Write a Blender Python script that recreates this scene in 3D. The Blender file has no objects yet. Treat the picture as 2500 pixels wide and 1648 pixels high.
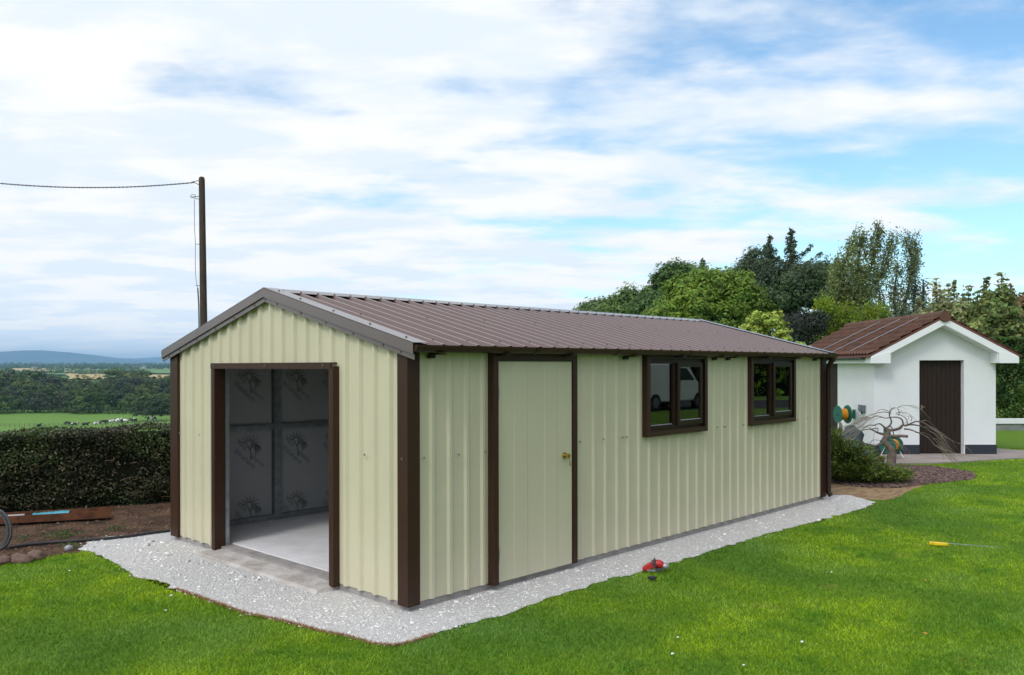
import bpy, bmesh, math, random
import numpy as np
from mathutils import Vector, Matrix, noise as mnoise

# ------------------------------------------------------------------ camera, sky, sun
scene = bpy.context.scene
COL = scene.collection
CAM = np.array([-4.0641, -4.9619, 1.8]); YAW = 0.7618; PITCH = -0.0012; ROLL = -0.0019
FPX = 2070.5; PY0 = 895.73                       # focal length and horizon row in photo pixels (2500 x 1648)
FW = np.array([math.cos(PITCH)*math.cos(YAW), math.cos(PITCH)*math.sin(YAW), math.sin(PITCH)])
_rt = np.array([math.sin(YAW), -math.cos(YAW), 0.0]); _up = np.cross(_rt, FW)
RT = math.cos(ROLL)*_rt + math.sin(ROLL)*_up; UP = -math.sin(ROLL)*_rt + math.cos(ROLL)*_up
camd = bpy.data.cameras.new('camera'); cam = bpy.data.objects.new('camera', camd); COL.objects.link(cam)
camd.sensor_width = 36.0; camd.lens = 36.0*FPX/2500.0
camd.shift_y = (PY0-824.0)/2500.0
camd.clip_start = 0.1; camd.clip_end = 60000.0
M = Matrix.Identity(4)
for i in range(3):
    M[i][0] = RT[i]; M[i][1] = UP[i]; M[i][2] = -FW[i]; M[i][3] = CAM[i]
cam.matrix_world = M
scene.camera = cam

SUN_AZ = math.radians(190.0)      # compass direction (maths angle in the xy plane) the light comes from
SUN_EL = math.radians(46.0)
sun_dir = Vector((math.cos(SUN_EL)*math.cos(SUN_AZ), math.cos(SUN_EL)*math.sin(SUN_AZ), math.sin(SUN_EL)))
sd = bpy.data.lights.new('sun', 'SUN'); sd.energy = 1.2; sd.angle = math.radians(14); sd.color = (1.0, 0.965, 0.90)
so = bpy.data.objects.new('sun', sd); COL.objects.link(so)
so.rotation_euler = (-sun_dir).to_track_quat('-Z', 'Y').to_euler()

world = bpy.data.worlds.new("World"); scene.world = world; world.use_nodes = True
def build_world():
    nt = world.node_tree; N = nt.nodes; L = nt.links; N.clear()
    out = N.new('ShaderNodeOutputWorld'); bg = N.new('ShaderNodeBackground')
    sky = N.new('ShaderNodeTexSky'); sky.sky_type = 'NISHITA'; sky.sun_disc = False
    sky.sun_elevation = SUN_EL; sky.sun_rotation = math.pi/2 - SUN_AZ
    sky.air_density = 1.0; sky.dust_density = 0.6; sky.ozone_density = 1.6
    tc = N.new('ShaderNodeTexCoord')
    def mth(op, a, b=None, c=None, clamp=False):
        n = N.new('ShaderNodeMath'); n.operation = op; n.use_clamp = clamp
        for k, v in enumerate((a, b, c)):
            if v is None: continue
            if isinstance(v, (int, float)): n.inputs[k].default_value = v
            else: L.new(v, n.inputs[k])
        return n.outputs[0]
    sep = N.new('ShaderNodeSeparateXYZ'); L.new(tc.outputs['Generated'], sep.inputs[0])
    X, Y, Z = sep.outputs
    zz = mth('ADD', mth("MAXIMUM", Z, 0.0), 0.10)
    # turn into along-view / across-view so that the bands of cloud run across
    u = mth('DIVIDE', mth('ADD', mth('MULTIPLY', X, float(_rt[0])), mth('MULTIPLY', Y, float(_rt[1]))), zz)
    v = mth('DIVIDE', mth('ADD', mth('MULTIPLY', X, float(FW[0])), mth('MULTIPLY', Y, float(FW[1]))), zz)
    def nz(scale, detail, rough, su, sv, off, dist=0.0):
        c = N.new('ShaderNodeCombineXYZ')
        L.new(mth('MULTIPLY', u, su), c.inputs[0]); L.new(mth('MULTIPLY', v, sv), c.inputs[1]); c.inputs[2].default_value = off
        n = N.new('ShaderNodeTexNoise'); n.inputs['Scale'].default_value = scale; n.inputs['Detail'].default_value = detail
        n.inputs['Roughness'].default_value = rough; n.inputs['Distortion'].default_value = dist
        L.new(c.outputs[0], n.inputs['Vector']); return n.outputs['Fac']
    big = nz(0.55, 2.0, 0.5, 1.0, 1.0, SKY_OFF)
    mid = nz(SKY_S, 8.0, 0.52, 0.75, 1.0, SKY_OFF+3.7, 0.15)
    thin = nz(2.6, 5.0, 0.6, 0.7, 1.1, SKY_OFF+9.1, 0.3)
    # azimuth: more open sky to the right of the view, nearly closed on the left
    az = mth('ADD', mth('MULTIPLY', X, float(_rt[0])), mth('MULTIPLY', Y, float(_rt[1])))
    fwd = mth('ADD', mth('MULTIPLY', X, float(FW[0])), mth('MULTIPLY', Y, float(FW[1])))
    dens = mth('ADD', mth('MULTIPLY', big, 0.40), mth('MULTIPLY', mid, 1.15))
    dens = mth('ADD', dens, mth('MULTIPLY', thin, 0.28))
    dens = mth('SUBTRACT', dens, mth('MULTIPLY', mth('MULTIPLY', az, mth("MAXIMUM", fwd, 0.0)), 0.54))
    mr = N.new('ShaderNodeMapRange'); mr.interpolation_type = 'SMOOTHSTEP'
    mr.inputs['From Min'].default_value = SKY_T0; mr.inputs['From Max'].default_value = SKY_T1
    L.new(dens, mr.inputs['Value'])
    cover = mr.outputs[0]
    # greyer, bluish undersides inside the cloud sheet
    mr2 = N.new('ShaderNodeMapRange'); mr2.interpolation_type = 'SMOOTHSTEP'
    mr2.inputs['From Min'].default_value = 0.40; mr2.inputs['From Max'].default_value = 0.60
    L.new(nz(2.6, 6.0, 0.55, 0.7, 1.0, SKY_OFF+21.0, 0.2), mr2.inputs['Value'])
    cc = N.new('ShaderNodeMixRGB'); L.new(mr2.outputs[0], cc.inputs[0])
    cc.inputs[1].default_value = (0.82, 0.90, 0.99, 1); cc.inputs[2].default_value = (1.0, 1.0, 1.0, 1)
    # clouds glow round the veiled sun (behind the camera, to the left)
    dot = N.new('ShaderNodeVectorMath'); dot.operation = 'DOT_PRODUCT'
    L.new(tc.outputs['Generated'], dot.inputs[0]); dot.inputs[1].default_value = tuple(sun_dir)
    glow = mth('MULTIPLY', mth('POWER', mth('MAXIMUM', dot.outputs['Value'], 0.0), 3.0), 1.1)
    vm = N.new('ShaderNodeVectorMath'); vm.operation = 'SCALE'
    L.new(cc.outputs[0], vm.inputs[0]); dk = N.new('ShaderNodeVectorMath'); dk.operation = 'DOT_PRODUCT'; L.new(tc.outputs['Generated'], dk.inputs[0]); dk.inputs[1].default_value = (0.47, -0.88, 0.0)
    dim = mth('SUBTRACT', 1.0, mth('MULTIPLY', mth('MAXIMUM', mth('SUBTRACT', dk.outputs['Value'], 0.30), 0.0), 0.75))   # added dimming of unseen cloud behind right, to darken the long side wall
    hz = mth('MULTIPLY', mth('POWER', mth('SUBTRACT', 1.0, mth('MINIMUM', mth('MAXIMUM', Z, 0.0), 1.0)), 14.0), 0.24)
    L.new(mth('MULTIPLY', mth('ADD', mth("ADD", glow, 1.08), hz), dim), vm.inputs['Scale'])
    sk = N.new('ShaderNodeVectorMath'); sk.operation = 'SCALE'
    L.new(sky.outputs[0], sk.inputs[0]); sk.inputs['Scale'].default_value = SKY_STR
    tint = N.new('ShaderNodeVectorMath'); tint.operation = 'MULTIPLY'
    L.new(sk.outputs[0], tint.inputs[0]); tint.inputs[1].default_value = SKY_TINT
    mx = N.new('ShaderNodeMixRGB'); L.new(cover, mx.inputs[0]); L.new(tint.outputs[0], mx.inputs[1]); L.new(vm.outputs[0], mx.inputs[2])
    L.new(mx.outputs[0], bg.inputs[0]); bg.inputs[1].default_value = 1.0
    L.new(bg.outputs[0], out.inputs[0])
SKY_OFF = 27.2; SKY_S = 2.3; SKY_T0 = 0.61; SKY_T1 = 0.96; SKY_STR = 0.15; SKY_TINT = (1.08, 1.32, 1.34)
build_world()
scene.view_settings.view_transform = 'Standard'; scene.view_settings.look = 'None'
scene.view_settings.exposure = 0.0; scene.view_settings.gamma = 1.0; scene.view_settings.use_curve_mapping = False
scene.cycles.use_denoising = True
scene.cycles.max_bounces = 7; scene.cycles.transparent_max_bounces = 12; scene.cycles.volume_bounces = 0
scene.cycles.caustics_reflective = False; scene.cycles.caustics_refractive = False

# ------------------------------------------------------------------ helpers
rng = np.random.default_rng(7); random.seed(7)
def ray(px, py): return FW + (px-1250)/FPX*RT - (py-PY0)/FPX*UP
def G(px, py, z=-0.06):
    d = ray(px, py); t = (z-CAM[2])/d[2]; return CAM + t*d
def CF(u, d, z=0.0):                                   # metres right of / in front of the camera -> world
    return np.array([CAM[0]+_rt[0]*u+math.cos(YAW)*d, CAM[1]+_rt[1]*u+math.sin(YAW)*d, z])
def at(px, d, z=0.0): return CF((px-1250)/FPX*d, d, z)
def zat(py, d): return 1.8 + d*(PY0-py)/FPX

def tag(o, label=None, cat=None, group=None, kind=None):
    if label: o['label'] = label
    if cat: o['category'] = cat
    if group: o['group'] = group
    if kind: o['kind'] = kind
    return o
def empty(name, loc=(0,0,0), rz=0.0):
    o = bpy.data.objects.new(name, None); COL.objects.link(o); o.location = loc; o.rotation_euler = (0,0,rz); o.empty_display_size = 0.2; return o
def link(name, me, mat=None, parent=None, loc=None, rz=0.0):
    o = bpy.data.objects.new(name, me); COL.objects.link(o)
    if mat is not None and not me.materials: me.materials.append(mat)
    if parent: o.parent = parent
    if loc is not None: o.location = loc
    if rz: o.rotation_euler = (0,0,rz)
    return o
def npmesh(name, V, F, smooth=False):
    V = np.asarray(V, dtype=np.float32); F = np.asarray(F, dtype=np.int32)
    me = bpy.data.meshes.new(name); me.vertices.add(len(V)); me.vertices.foreach_set('co', V.ravel())
    k = F.shape[1]; me.loops.add(F.size); me.loops.foreach_set('vertex_index', F.ravel())
    me.polygons.add(len(F)); me.polygons.foreach_set('loop_start', np.arange(0, F.size, k, dtype=np.int32))
    me.update(calc_edges=True); me.validate()
    if smooth: me.polygons.foreach_set('use_smooth', np.ones(len(F), dtype=bool))
    return me
class MB:
    def __init__(s): s.V = []; s.F = []; s.S = []
    def add(s, vs, fs, smooth=False):
        b = len(s.V); s.V += [tuple(float(c) for c in v) for v in vs]
        s.F += [tuple(b+i for i in f) for f in fs]; s.S += [smooth]*len(fs)
    def box(s, x0, x1, y0, y1, z0, z1):
        x0,x1=min(x0,x1),max(x0,x1);y0,y1=min(y0,y1),max(y0,y1);z0,z1=min(z0,z1),max(z0,z1)
        s.add([(x0,y0,z0),(x1,y0,z0),(x1,y1,z0),(x0,y1,z0),(x0,y0,z1),(x1,y0,z1),(x1,y1,z1),(x0,y1,z1)],
              [(0,3,2,1),(4,5,6,7),(0,1,5,4),(1,2,6,5),(2,3,7,6),(3,0,4,7)])
    def prism(s, poly, a, b, f):                        # poly: 2-d outline; f(p, t) -> 3-d point, t = a or b
        n = len(poly)
        s.add([f(p, a) for p in poly]+[f(p, b) for p in poly],
              [tuple(range(n))[::-1], tuple(range(n, 2*n))]+[(i, (i+1)%n, n+(i+1)%n, n+i) for i in range(n)])
    def tube(s, pts, r, n=8, cap=True):
        pts = [Vector(p) for p in pts]; rs = r if isinstance(r, (list, tuple)) else [r]*len(pts)
        rings = []; prev = None
        for i, p in enumerate(pts):
            t = (pts[min(i+1, len(pts)-1)]-pts[max(i-1, 0)])
            if t.length < 1e-9: t = Vector((0,0,1))
            t.normalize()
            if prev is None:
                a = Vector((0,0,1)) if abs(t.z) < .9 else Vector((1,0,0)); x = t.cross(a).normalized()
            else: x = (prev - t*prev.dot(t)); x = x.normalized() if x.length > 1e-6 else t.orthogonal().normalized()
            prev = x; y = t.cross(x)
            rings.append([p + (x*math.cos(2*math.pi*k/n)+y*math.sin(2*math.pi*k/n))*rs[i] for k in range(n)])
        vs = [v for q in rings for v in q]; fs = []
        for i in range(len(pts)-1):
            for k in range(n): fs.append((i*n+k, i*n+(k+1)%n, (i+1)*n+(k+1)%n, (i+1)*n+k))
        s.add(vs, fs, True)
        if cap: s.add(rings[0], [tuple(range(n))[::-1]]); s.add(rings[-1], [tuple(range(n))])
    def blob(s, c, r, seed=0, amp=0.2, nu=10, nv=7, sq=(1,1,1)):
        vs = []; fs = []
        for j in range(nv+1):
            th = math.pi*j/nv
            for i in range(nu):
                ph = 2*math.pi*i/nu
                d = Vector((math.sin(th)*math.cos(ph), math.sin(th)*math.sin(ph), math.cos(th)))
                k = 1+amp*mnoise.noise(d*1.7+Vector((seed*3.1, seed, 0)))*2
                vs.append((c[0]+d.x*r*sq[0]*k, c[1]+d.y*r*sq[1]*k, c[2]+d.z*r*sq[2]*k))
        for j in range(nv):
            for i in range(nu): fs.append((j*nu+i, (j+1)*nu+i, (j+1)*nu+(i+1)%nu, j*nu+(i+1)%nu))
        s.add(vs, fs, True)
    def mesh(s, name):
        me = bpy.data.meshes.new(name); me.from_pydata(s.V, [], s.F)
        me.polygons.foreach_set('use_smooth', s.S); me.update()
        bm = bmesh.new(); bm.from_mesh(me); bmesh.ops.recalc_face_normals(bm, faces=bm.faces); bm.to_mesh(me); bm.free()
        return me
    def build(s, name, mat=None, parent=None, loc=None, rz=0.0): return link(name, s.mesh(name), mat, parent, loc, rz)

# ------------------------------------------------------------------ materials
def mat(name, col, rough=0.6, spec=0.5, metal=0.0, vary=0.0, vscale=5.0, bump=0.0, bscale=20.0, col2=None, bdist=0.01, coat=0.0, detail=6.0, lo=0.35, hi=0.65, stretch=None, transl=0.0, island=0.0, objr=0.0):
    m = bpy.data.materials.new(name); m.use_nodes = True; nt = m.node_tree; N = nt.nodes; L = nt.links
    b = N['Principled BSDF']; b.inputs['Roughness'].default_value = rough; b.inputs['Specular IOR Level'].default_value = spec
    b.inputs['Metallic'].default_value = metal; b.inputs['Coat Weight'].default_value = coat
    b.inputs['Base Color'].default_value = (*col, 1)
    colsock = None
    tc = N.new('ShaderNodeTexCoord'); vec = tc.outputs['Object']
    if stretch:
        mp = N.new('ShaderNodeMapping'); mp.inputs['Scale'].default_value = stretch; L.new(vec, mp.inputs['Vector']); vec = mp.outputs[0]
    if col2 is not None or vary:
        nz = N.new('ShaderNodeTexNoise'); nz.inputs['Scale'].default_value = vscale; nz.inputs['Detail'].default_value = detail
        nz.inputs['Roughness'].default_value = 0.6; L.new(vec, nz.inputs['Vector'])
        mr = N.new('ShaderNodeMapRange'); mr.inputs['From Min'].default_value = lo; mr.inputs['From Max'].default_value = hi
        L.new(nz.outputs['Fac'], mr.inputs['Value'])
        mx = N.new('ShaderNodeMixRGB'); L.new(mr.outputs[0], mx.inputs[0])
        c2 = col2 if col2 is not None else tuple(c*(1-vary) for c in col)
        mx.inputs[1].default_value = (*c2, 1); mx.inputs[2].default_value = (*col, 1)
        colsock = mx.outputs[0]
    if island or objr:
        g = N.new('ShaderNodeNewGeometry'); oi = N.new('ShaderNodeObjectInfo')
        src = g.outputs['Random Per Island'] if island else oi.outputs['Random']
        k = island or objr
        mr = N.new('ShaderNodeMapRange'); mr.inputs['To Min'].default_value = 1-k; mr.inputs['To Max'].default_value = 1+k
        L.new(src, mr.inputs['Value'])
        hs = N.new('ShaderNodeHueSaturation'); hs.inputs['Color'].default_value = (*col, 1)
        if colsock: L.new(colsock, hs.inputs['Color'])
        L.new(mr.outputs[0], hs.inputs['Value'])
        mr3 = N.new('ShaderNodeMapRange'); mr3.inputs['To Min'].default_value = 0.5-0.03*k/0.3; mr3.inputs['To Max'].default_value = 0.5+0.02*k/0.3
        mm = N.new('ShaderNodeMath'); mm.operation = 'FRACT'; mm2 = N.new('ShaderNodeMath'); mm2.operation = 'MULTIPLY'; mm2.inputs[1].default_value = 17.3
        L.new(src, mm2.inputs[0]); L.new(mm2.outputs[0], mm.inputs[0]); L.new(mm.outputs[0], mr3.inputs['Value']); L.new(mr3.outputs[0], hs.inputs['Hue'])
        colsock = hs.outputs[0]
    if colsock: L.new(colsock, b.inputs['Base Color'])
    if bump:
        nb = N.new('ShaderNodeTexNoise'); nb.inputs['Scale'].default_value = bscale; nb.inputs['Detail'].default_value = 6; L.new(vec, nb.inputs['Vector'])
        bp = N.new('ShaderNodeBump'); bp.inputs['Strength'].default_value = bump; bp.inputs['Distance'].default_value = bdist
        L.new(nb.outputs['Fac'], bp.inputs['Height']); L.new(bp.outputs[0], b.inputs['Normal'])
    if transl:
        out = N['Material Output']; tr = N.new('ShaderNodeBsdfTranslucent'); ms = N.new('ShaderNodeMixShader'); ms.inputs[0].default_value = transl
        if colsock: L.new(colsock, tr.inputs[0])
        else: tr.inputs[0].default_value = (*col, 1)
        L.new(b.outputs[0], ms.inputs[1]); L.new(tr.outputs[0], ms.inputs[2]); L.new(ms.outputs[0], out.inputs[0])
    return m
CREAM = (0.585, 0.538, 0.385)
m_cream = mat('cream_cladding', CREAM, 0.42, 0.45, vary=0.07, vscale=1.6, bump=0.3, bscale=2.4, bdist=0.006, detail=9)
m_creamdoor = mat('cream_door_sheet', (0.57, 0.525, 0.375), 0.42, 0.45, vary=0.04, vscale=1.0, bump=0.15, bscale=2.2, bdist=0.004)
m_brown = mat('brown_flashing', (0.044, 0.020, 0.011), 0.45, 0.26, vary=0.12, vscale=4, bump=0.06, bscale=6, bdist=0.003)
m_roof = mat('brown_roof_sheet', (0.125, 0.074, 0.066), 0.27, 0.6, vary=0.08, vscale=1.5, bump=0.08, bscale=4, bdist=0.003)
m_verge = mat('brown_verge_flashing', (0.13, 0.095, 0.083), 0.20, 0.85, vary=0.06, vscale=3)
m_upvc = mat('dark_brown_frame', (0.024, 0.010, 0.005), 0.38, 0.25, vary=0.2, vscale=9, stretch=(1,1,6))
m_galv = mat('galvanised_steel', (0.36, 0.40, 0.42), 0.42, 0.5, metal=0.7, vary=0.25, vscale=14)
m_board = mat('foil_insulation_board', (0.36, 0.36, 0.37), 0.5, 0.4, vary=0.06, vscale=3)
m_print = mat('board_print', (0.15, 0.17, 0.155), 0.6)
m_conc = mat('concrete', (0.74, 0.715, 0.735), 0.85, 0.2, col2=(0.62, 0.60, 0.61), vscale=3.0, bump=0.35, bscale=30)
m_found = mat('concrete_foundation', (0.36, 0.335, 0.32), 0.9, 0.2, col2=(0.24, 0.22, 0.21), vscale=5.0, bump=0.6, bscale=25, bdist=0.02)
m_brass = mat('brass', (0.55, 0.38, 0.12), 0.25, metal=0.9)
m_black = mat('black_plastic', (0.02, 0.02, 0.02), 0.5)
m_screw = mat('screw_cap', (0.12, 0.10, 0.08), 0.4)
m_screwg = mat('screw_cap_grey', (0.28, 0.27, 0.22), 0.4)

def glass_mat(name, tint):
    m = bpy.data.materials.new(name); m.use_nodes = True; N = m.node_tree.nodes; L = m.node_tree.links; N.clear()
    out = N.new('ShaderNodeOutputMaterial'); t = N.new('ShaderNodeBsdfTransparent'); t.inputs[0].default_value = (*tint, 1)
    g = N.new('ShaderNodeBsdfGlossy'); g.inputs['Roughness'].default_value = 0.0; g.inputs['Color'].default_value = (0.95, 1, 1, 1)
    fr = N.new('ShaderNodeFresnel'); fr.inputs['IOR'].default_value = 1.95
    ms = N.new('ShaderNodeMixShader'); L.new(fr.outputs[0], ms.inputs[0]); L.new(t.outputs[0], ms.inputs[1]); L.new(g.outputs[0], ms.inputs[2]); L.new(ms.outputs[0], out.inputs[0])
    return m
m_glass = glass_mat('window_glass', (0.62, 0.68, 0.66))

# ------------------------------------------------------------------ terrain
HA = np.array([-0.78, 7.10]); HN = np.array([0.317, 0.948]); HD = np.array([0.948, -0.317])
def smooth(t): t = np.clip(t, 0, 1); return t*t*(3-2*t)
ZL = ([-1e9, 1.2, 3, 20, 100, 200, 240, 362, 420, 600, 1000, 1500, 2200, 4000, 8000, 30000], [-.064, -.064, -.45, -2.2, -11, -17, -18, -18.6, -17.5, -15, -14.5, -12.5, -7.5, -1.5, 2, 2])
def terr(x, y):
    x = np.asarray(x, float); y = np.asarray(y, float)
    s = (x-HA[0])*HN[0]+(y-HA[1])*HN[1]
    dx = x-CAM[0]; dy = y-CAM[1]
    u = dx*_rt[0]+dy*_rt[1]; d = dx*math.cos(YAW)+dy*math.sin(YAW)
    R = np.sqrt(u*u+d*d)
    ang = np.arctan2(u, d)
    m = smooth((0.20-ang)/0.25)*smooth((ang+2.4)/0.4)
    zl = np.interp(np.where(R > 60, np.maximum(s, R*0.985-4), s), *ZL)
    zr = np.interp(R, [0, 70, 400, 1000, 4000, 8000], [-.064, -.064, -3, -6, -1.5, 2])
    w = smooth((R-40)/200.0)
    z = zl*m + zr*(1-m)
    bumps = 1.4*np.sin(x*0.0041+1.3)*np.cos(y*0.0037+0.4)*smooth((R-600)/900.0) + 0.35*np.sin(x*0.021+0.5)*np.cos(y*0.017)*smooth((R-80)/150.0)
    return z + bumps
def make_terrain():
    rs = np.concatenate([np.array([0.0]), np.linspace(1.5, 30, 40), np.geomspace(32, 26000, 120)])
    na = 360; th = np.linspace(0, 2*np.pi, na, endpoint=False)
    V = [(0, 0)]
    Rr, T = np.meshgrid(rs[1:], th, indexing='ij')
    X = np.concatenate([[0], (Rr*np.cos(T)).ravel()])+0.0; Y = np.concatenate([[0], (Rr*np.sin(T)).ravel()])
    Z = terr(X, Y); V = np.stack([X, Y, Z], 1)
    nr = len(rs)-1; i = np.arange(nr-1)[:, None]*na; k = np.arange(na)[None, :]; kn = (k+1) % na
    F = np.stack([1+i+k, 1+i+na+k, 1+i+na+kn, 1+i+kn], -1).reshape(-1, 4)
    me = npmesh('ground', V, F, True)
    bm = bmesh.new(); bm.from_mesh(me); bm.verts.ensure_lookup_table()
    for q in range(na): bm.faces.new((bm.verts[0], bm.verts[1+q], bm.verts[1+(q+1) % na]))
    bm.to_mesh(me); bm.free()
    return me
def field_mat():
    m = bpy.data.materials.new('pasture'); m.use_nodes = True; nt = m.node_tree; N = nt.nodes; L = nt.links
    b = N['Principled BSDF']; b.inputs['Roughness'].default_value = 0.95; b.inputs['Specular IOR Level'].default_value = 0.1
    tc = N.new('ShaderNodeTexCoord')
    vo = N.new('ShaderNodeTexVoronoi'); vo.inputs['Scale'].default_value = 0.0042; vo.inputs['Randomness'].default_value = 0.9
    L.new(tc.outputs['Object'], vo.inputs['Vector'])
    cr = N.new('ShaderNodeValToRGB'); cr.color_ramp.interpolation = 'CONSTANT'
    sp = N.new('ShaderNodeSeparateColor'); L.new(vo.outputs['Color'], sp.inputs[0]); L.new(sp.outputs[0], cr.inputs[0])
    e = cr.color_ramp.elements; e[0].color = (0.10, 0.19, 0.045, 1); e[1].position = 0.25; e[1].color = (0.15, 0.22, 0.07, 1)
    for p, c in ((0.5, (0.08, 0.16, 0.04, 1)), (0.68, (0.36, 0.29, 0.13, 1)), (0.8, (0.13, 0.22, 0.06, 1)), (0.93, (0.42, 0.33, 0.15, 1))):
        q = e.new(p); q.color = c
    # near the garden: one pasture
    ln = N.new('ShaderNodeVectorMath'); ln.operation = 'LENGTH'; L.new(tc.outputs['Object'], ln.inputs[0])
    mr = N.new('ShaderNodeMapRange'); mr.inputs['From Min'].default_value = 690; mr.inputs['From Max'].default_value = 700; L.new(ln.outputs['Value'], mr.inputs['Value'])
    mx = N.new('ShaderNodeMixRGB'); L.new(mr.outputs[0], mx.inputs[0]); L.new(cr.outputs[0], mx.inputs[2])
    nz = N.new('ShaderNodeTexNoise'); nz.inputs['Scale'].default_value = 0.35; nz.inputs['Detail'].default_value = 10; nz.inputs['Roughness'].default_value = 0.7; L.new(tc.outputs['Object'], nz.inputs['Vector'])
    m2 = N.new('ShaderNodeMixRGB'); L.new(nz.outputs['Fac'], m2.inputs[0]); m2.inputs[1].default_value = (0.085, 0.17, 0.028, 1); m2.inputs[2].default_value = (0.165, 0.28, 0.060, 1)
    L.new(m2.outputs[0], mx.inputs[1]); L.new(mx.outputs[0], b.inputs['Base Color'])
    return m
m_past = field_mat()
tag(link('ground', make_terrain(), m_past), 'green pasture and farmland falling away beyond the garden', kind='structure')

def poly_sheet(name, pts, z, mat_, sub=None, kind='structure', label=None, amp=0.0):
    bm = bmesh.new(); vs = [bm.verts.new((p[0], p[1], z)) for p in pts]
    f = bm.faces.new(vs); bmesh.ops.triangulate(bm, faces=[f])
    me = bpy.data.meshes.new(name); bm.normal_update()
    for q in bm.faces:
        if q.normal.z < 0: q.normal_flip()
    bm.to_mesh(me); bm.free()
    return tag(link(name, me, mat_), label, kind=kind)
def jag(pts, step=0.12, amp=0.03, closed=True, seed=1):
    out = []; n = len(pts); r = np.random.default_rng(seed)
    for i in range(n if closed else n-1):
        a = np.array(pts[i][:2]); b = np.array(pts[(i+1) % n][:2]); k = max(1, int(np.linalg.norm(b-a)/step))
        nr = np.array([-(b-a)[1], (b-a)[0]]); nr = nr/(np.linalg.norm(nr)+1e-9)
        for j in range(k):
            p = a+(b-a)*j/k + (nr*r.normal(0, amp) if j else 0); out.append((p[0], p[1]))
    return out
def inpoly(x, y, poly):
    x = np.asarray(x); y = np.asarray(y); c = np.zeros(x.shape, bool); n = len(poly); j = n-1
    for i in range(n):
        xi, yi = poly[i][0], poly[i][1]; xj, yj = poly[j][0], poly[j][1]
        if yi != yj:
            c ^= ((yi > y) != (yj > y)) & (x < (xj-xi)*(y-yi)/(yj-yi)+xi)
        j = i
    return c
def g2(l): return [tuple(G(a, b)[:2]) for a, b in l]

grav_front = g2([(193,1344.6),(227,1350),(294,1383.6),(336,1413),(387,1419),(429,1440),(504,1466),(593,1498),(698,1520),(772,1541),(845,1555),(908,1574),(961,1579),(996,1572.5),(1059,1551),(1140,1525),(1243,1500),(1330,1464),(1413,1441),(1500,1411),(1542,1407),(1571,1394.6),(1638,1375.7),(1702,1358.8),(1769,1335.7),(1849,1312.6),(1891,1300),(1978,1278),(2100,1244.7),(2139,1227.6),(2113,1221)])
grav_poly = jag(grav_front + [(8.0, -0.12), (7.75, 0.3), (7.7, 4.6), (0.3, 4.55)] + g2([(408,1300),(330,1308),(260,1312),(217.5,1318)]), 0.07, 0.017)
soil_left = jag(g2([(193,1344.6),(204,1348),(104,1361.6),(38,1373),(0,1378.6),(-250,1405)]) + [(-5.0, 8.6), (7.4, 4.9), (7.7, 4.2), (0.2, 4.3)] + g2([(217,1319)]), 0.2, 0.02, seed=3)
mulch = jag(g2([(2115,1143),(2190,1137),(2270,1138),(2330,1146),(2375,1155),(2386,1163),(2370,1172),(2300,1180),(2235,1186),(2190,1192),(2100,1190),(2030,1180),(2030,1150)]), 0.15, 0.02, seed=5)
soil_right = jag(g2([(2020,1209),(2113,1221),(2160,1222),(2200,1212),(2225,1198),(2260,1184),(2190,1186),(2100,1184),(2024,1172),(1950,1165)])+[(7.5,0.3)], 0.15, 0.015, seed=6)
path_pts = [tuple(CF(u, d)[:2]) for u, d in ((5.6, 15.75), (8.0, 15.95), (10.0, 16.75), (14.5, 17.5), (14.5, 18.1), (10.9, 18.35), (10.3, 19.3), (10.6, 23.0), (9.9, 23.0), (9.9, 17.6), (7.0, 17.6), (5.6, 17.6))]
# lawn
def lawn_mat():
    m = bpy.data.materials.new('lawn_turf'); m.use_nodes = True; nt = m.node_tree; N = nt.nodes; L = nt.links
    b = N['Principled BSDF']; b.inputs['Roughness'].default_value = 0.9; b.inputs['Specular IOR Level'].default_value = 0.15
    tc = N.new('ShaderNodeTexCoord')
    def nz(s, d=5, r=.6):
        n = N.new('ShaderNodeTexNoise'); n.inputs['Scale'].default_value = s; n.inputs['Detail'].default_value = d; n.inputs['Roughness'].default_value = r; L.new(tc.outputs['Object'], n.inputs['Vector']); return n.outputs['Fac']
    m1 = N.new('ShaderNodeMixRGB'); L.new(nz(2.0), m1.inputs[0]); m1.inputs[1].default_value = (0.045, 0.105, 0.008, 1); m1.inputs[2].default_value = (0.13, 0.20, 0.012, 1)
    m2 = N.new('ShaderNodeMixRGB'); L.new(nz(60, 3, .7), m2.inputs[0]); L.new(m1.outputs[0], m2.inputs[1]); m2.inputs[2].default_value = (0.10, 0.20, 0.02, 1)
    L.new(m2.outputs[0], b.inputs['Base Color']); return m
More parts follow.
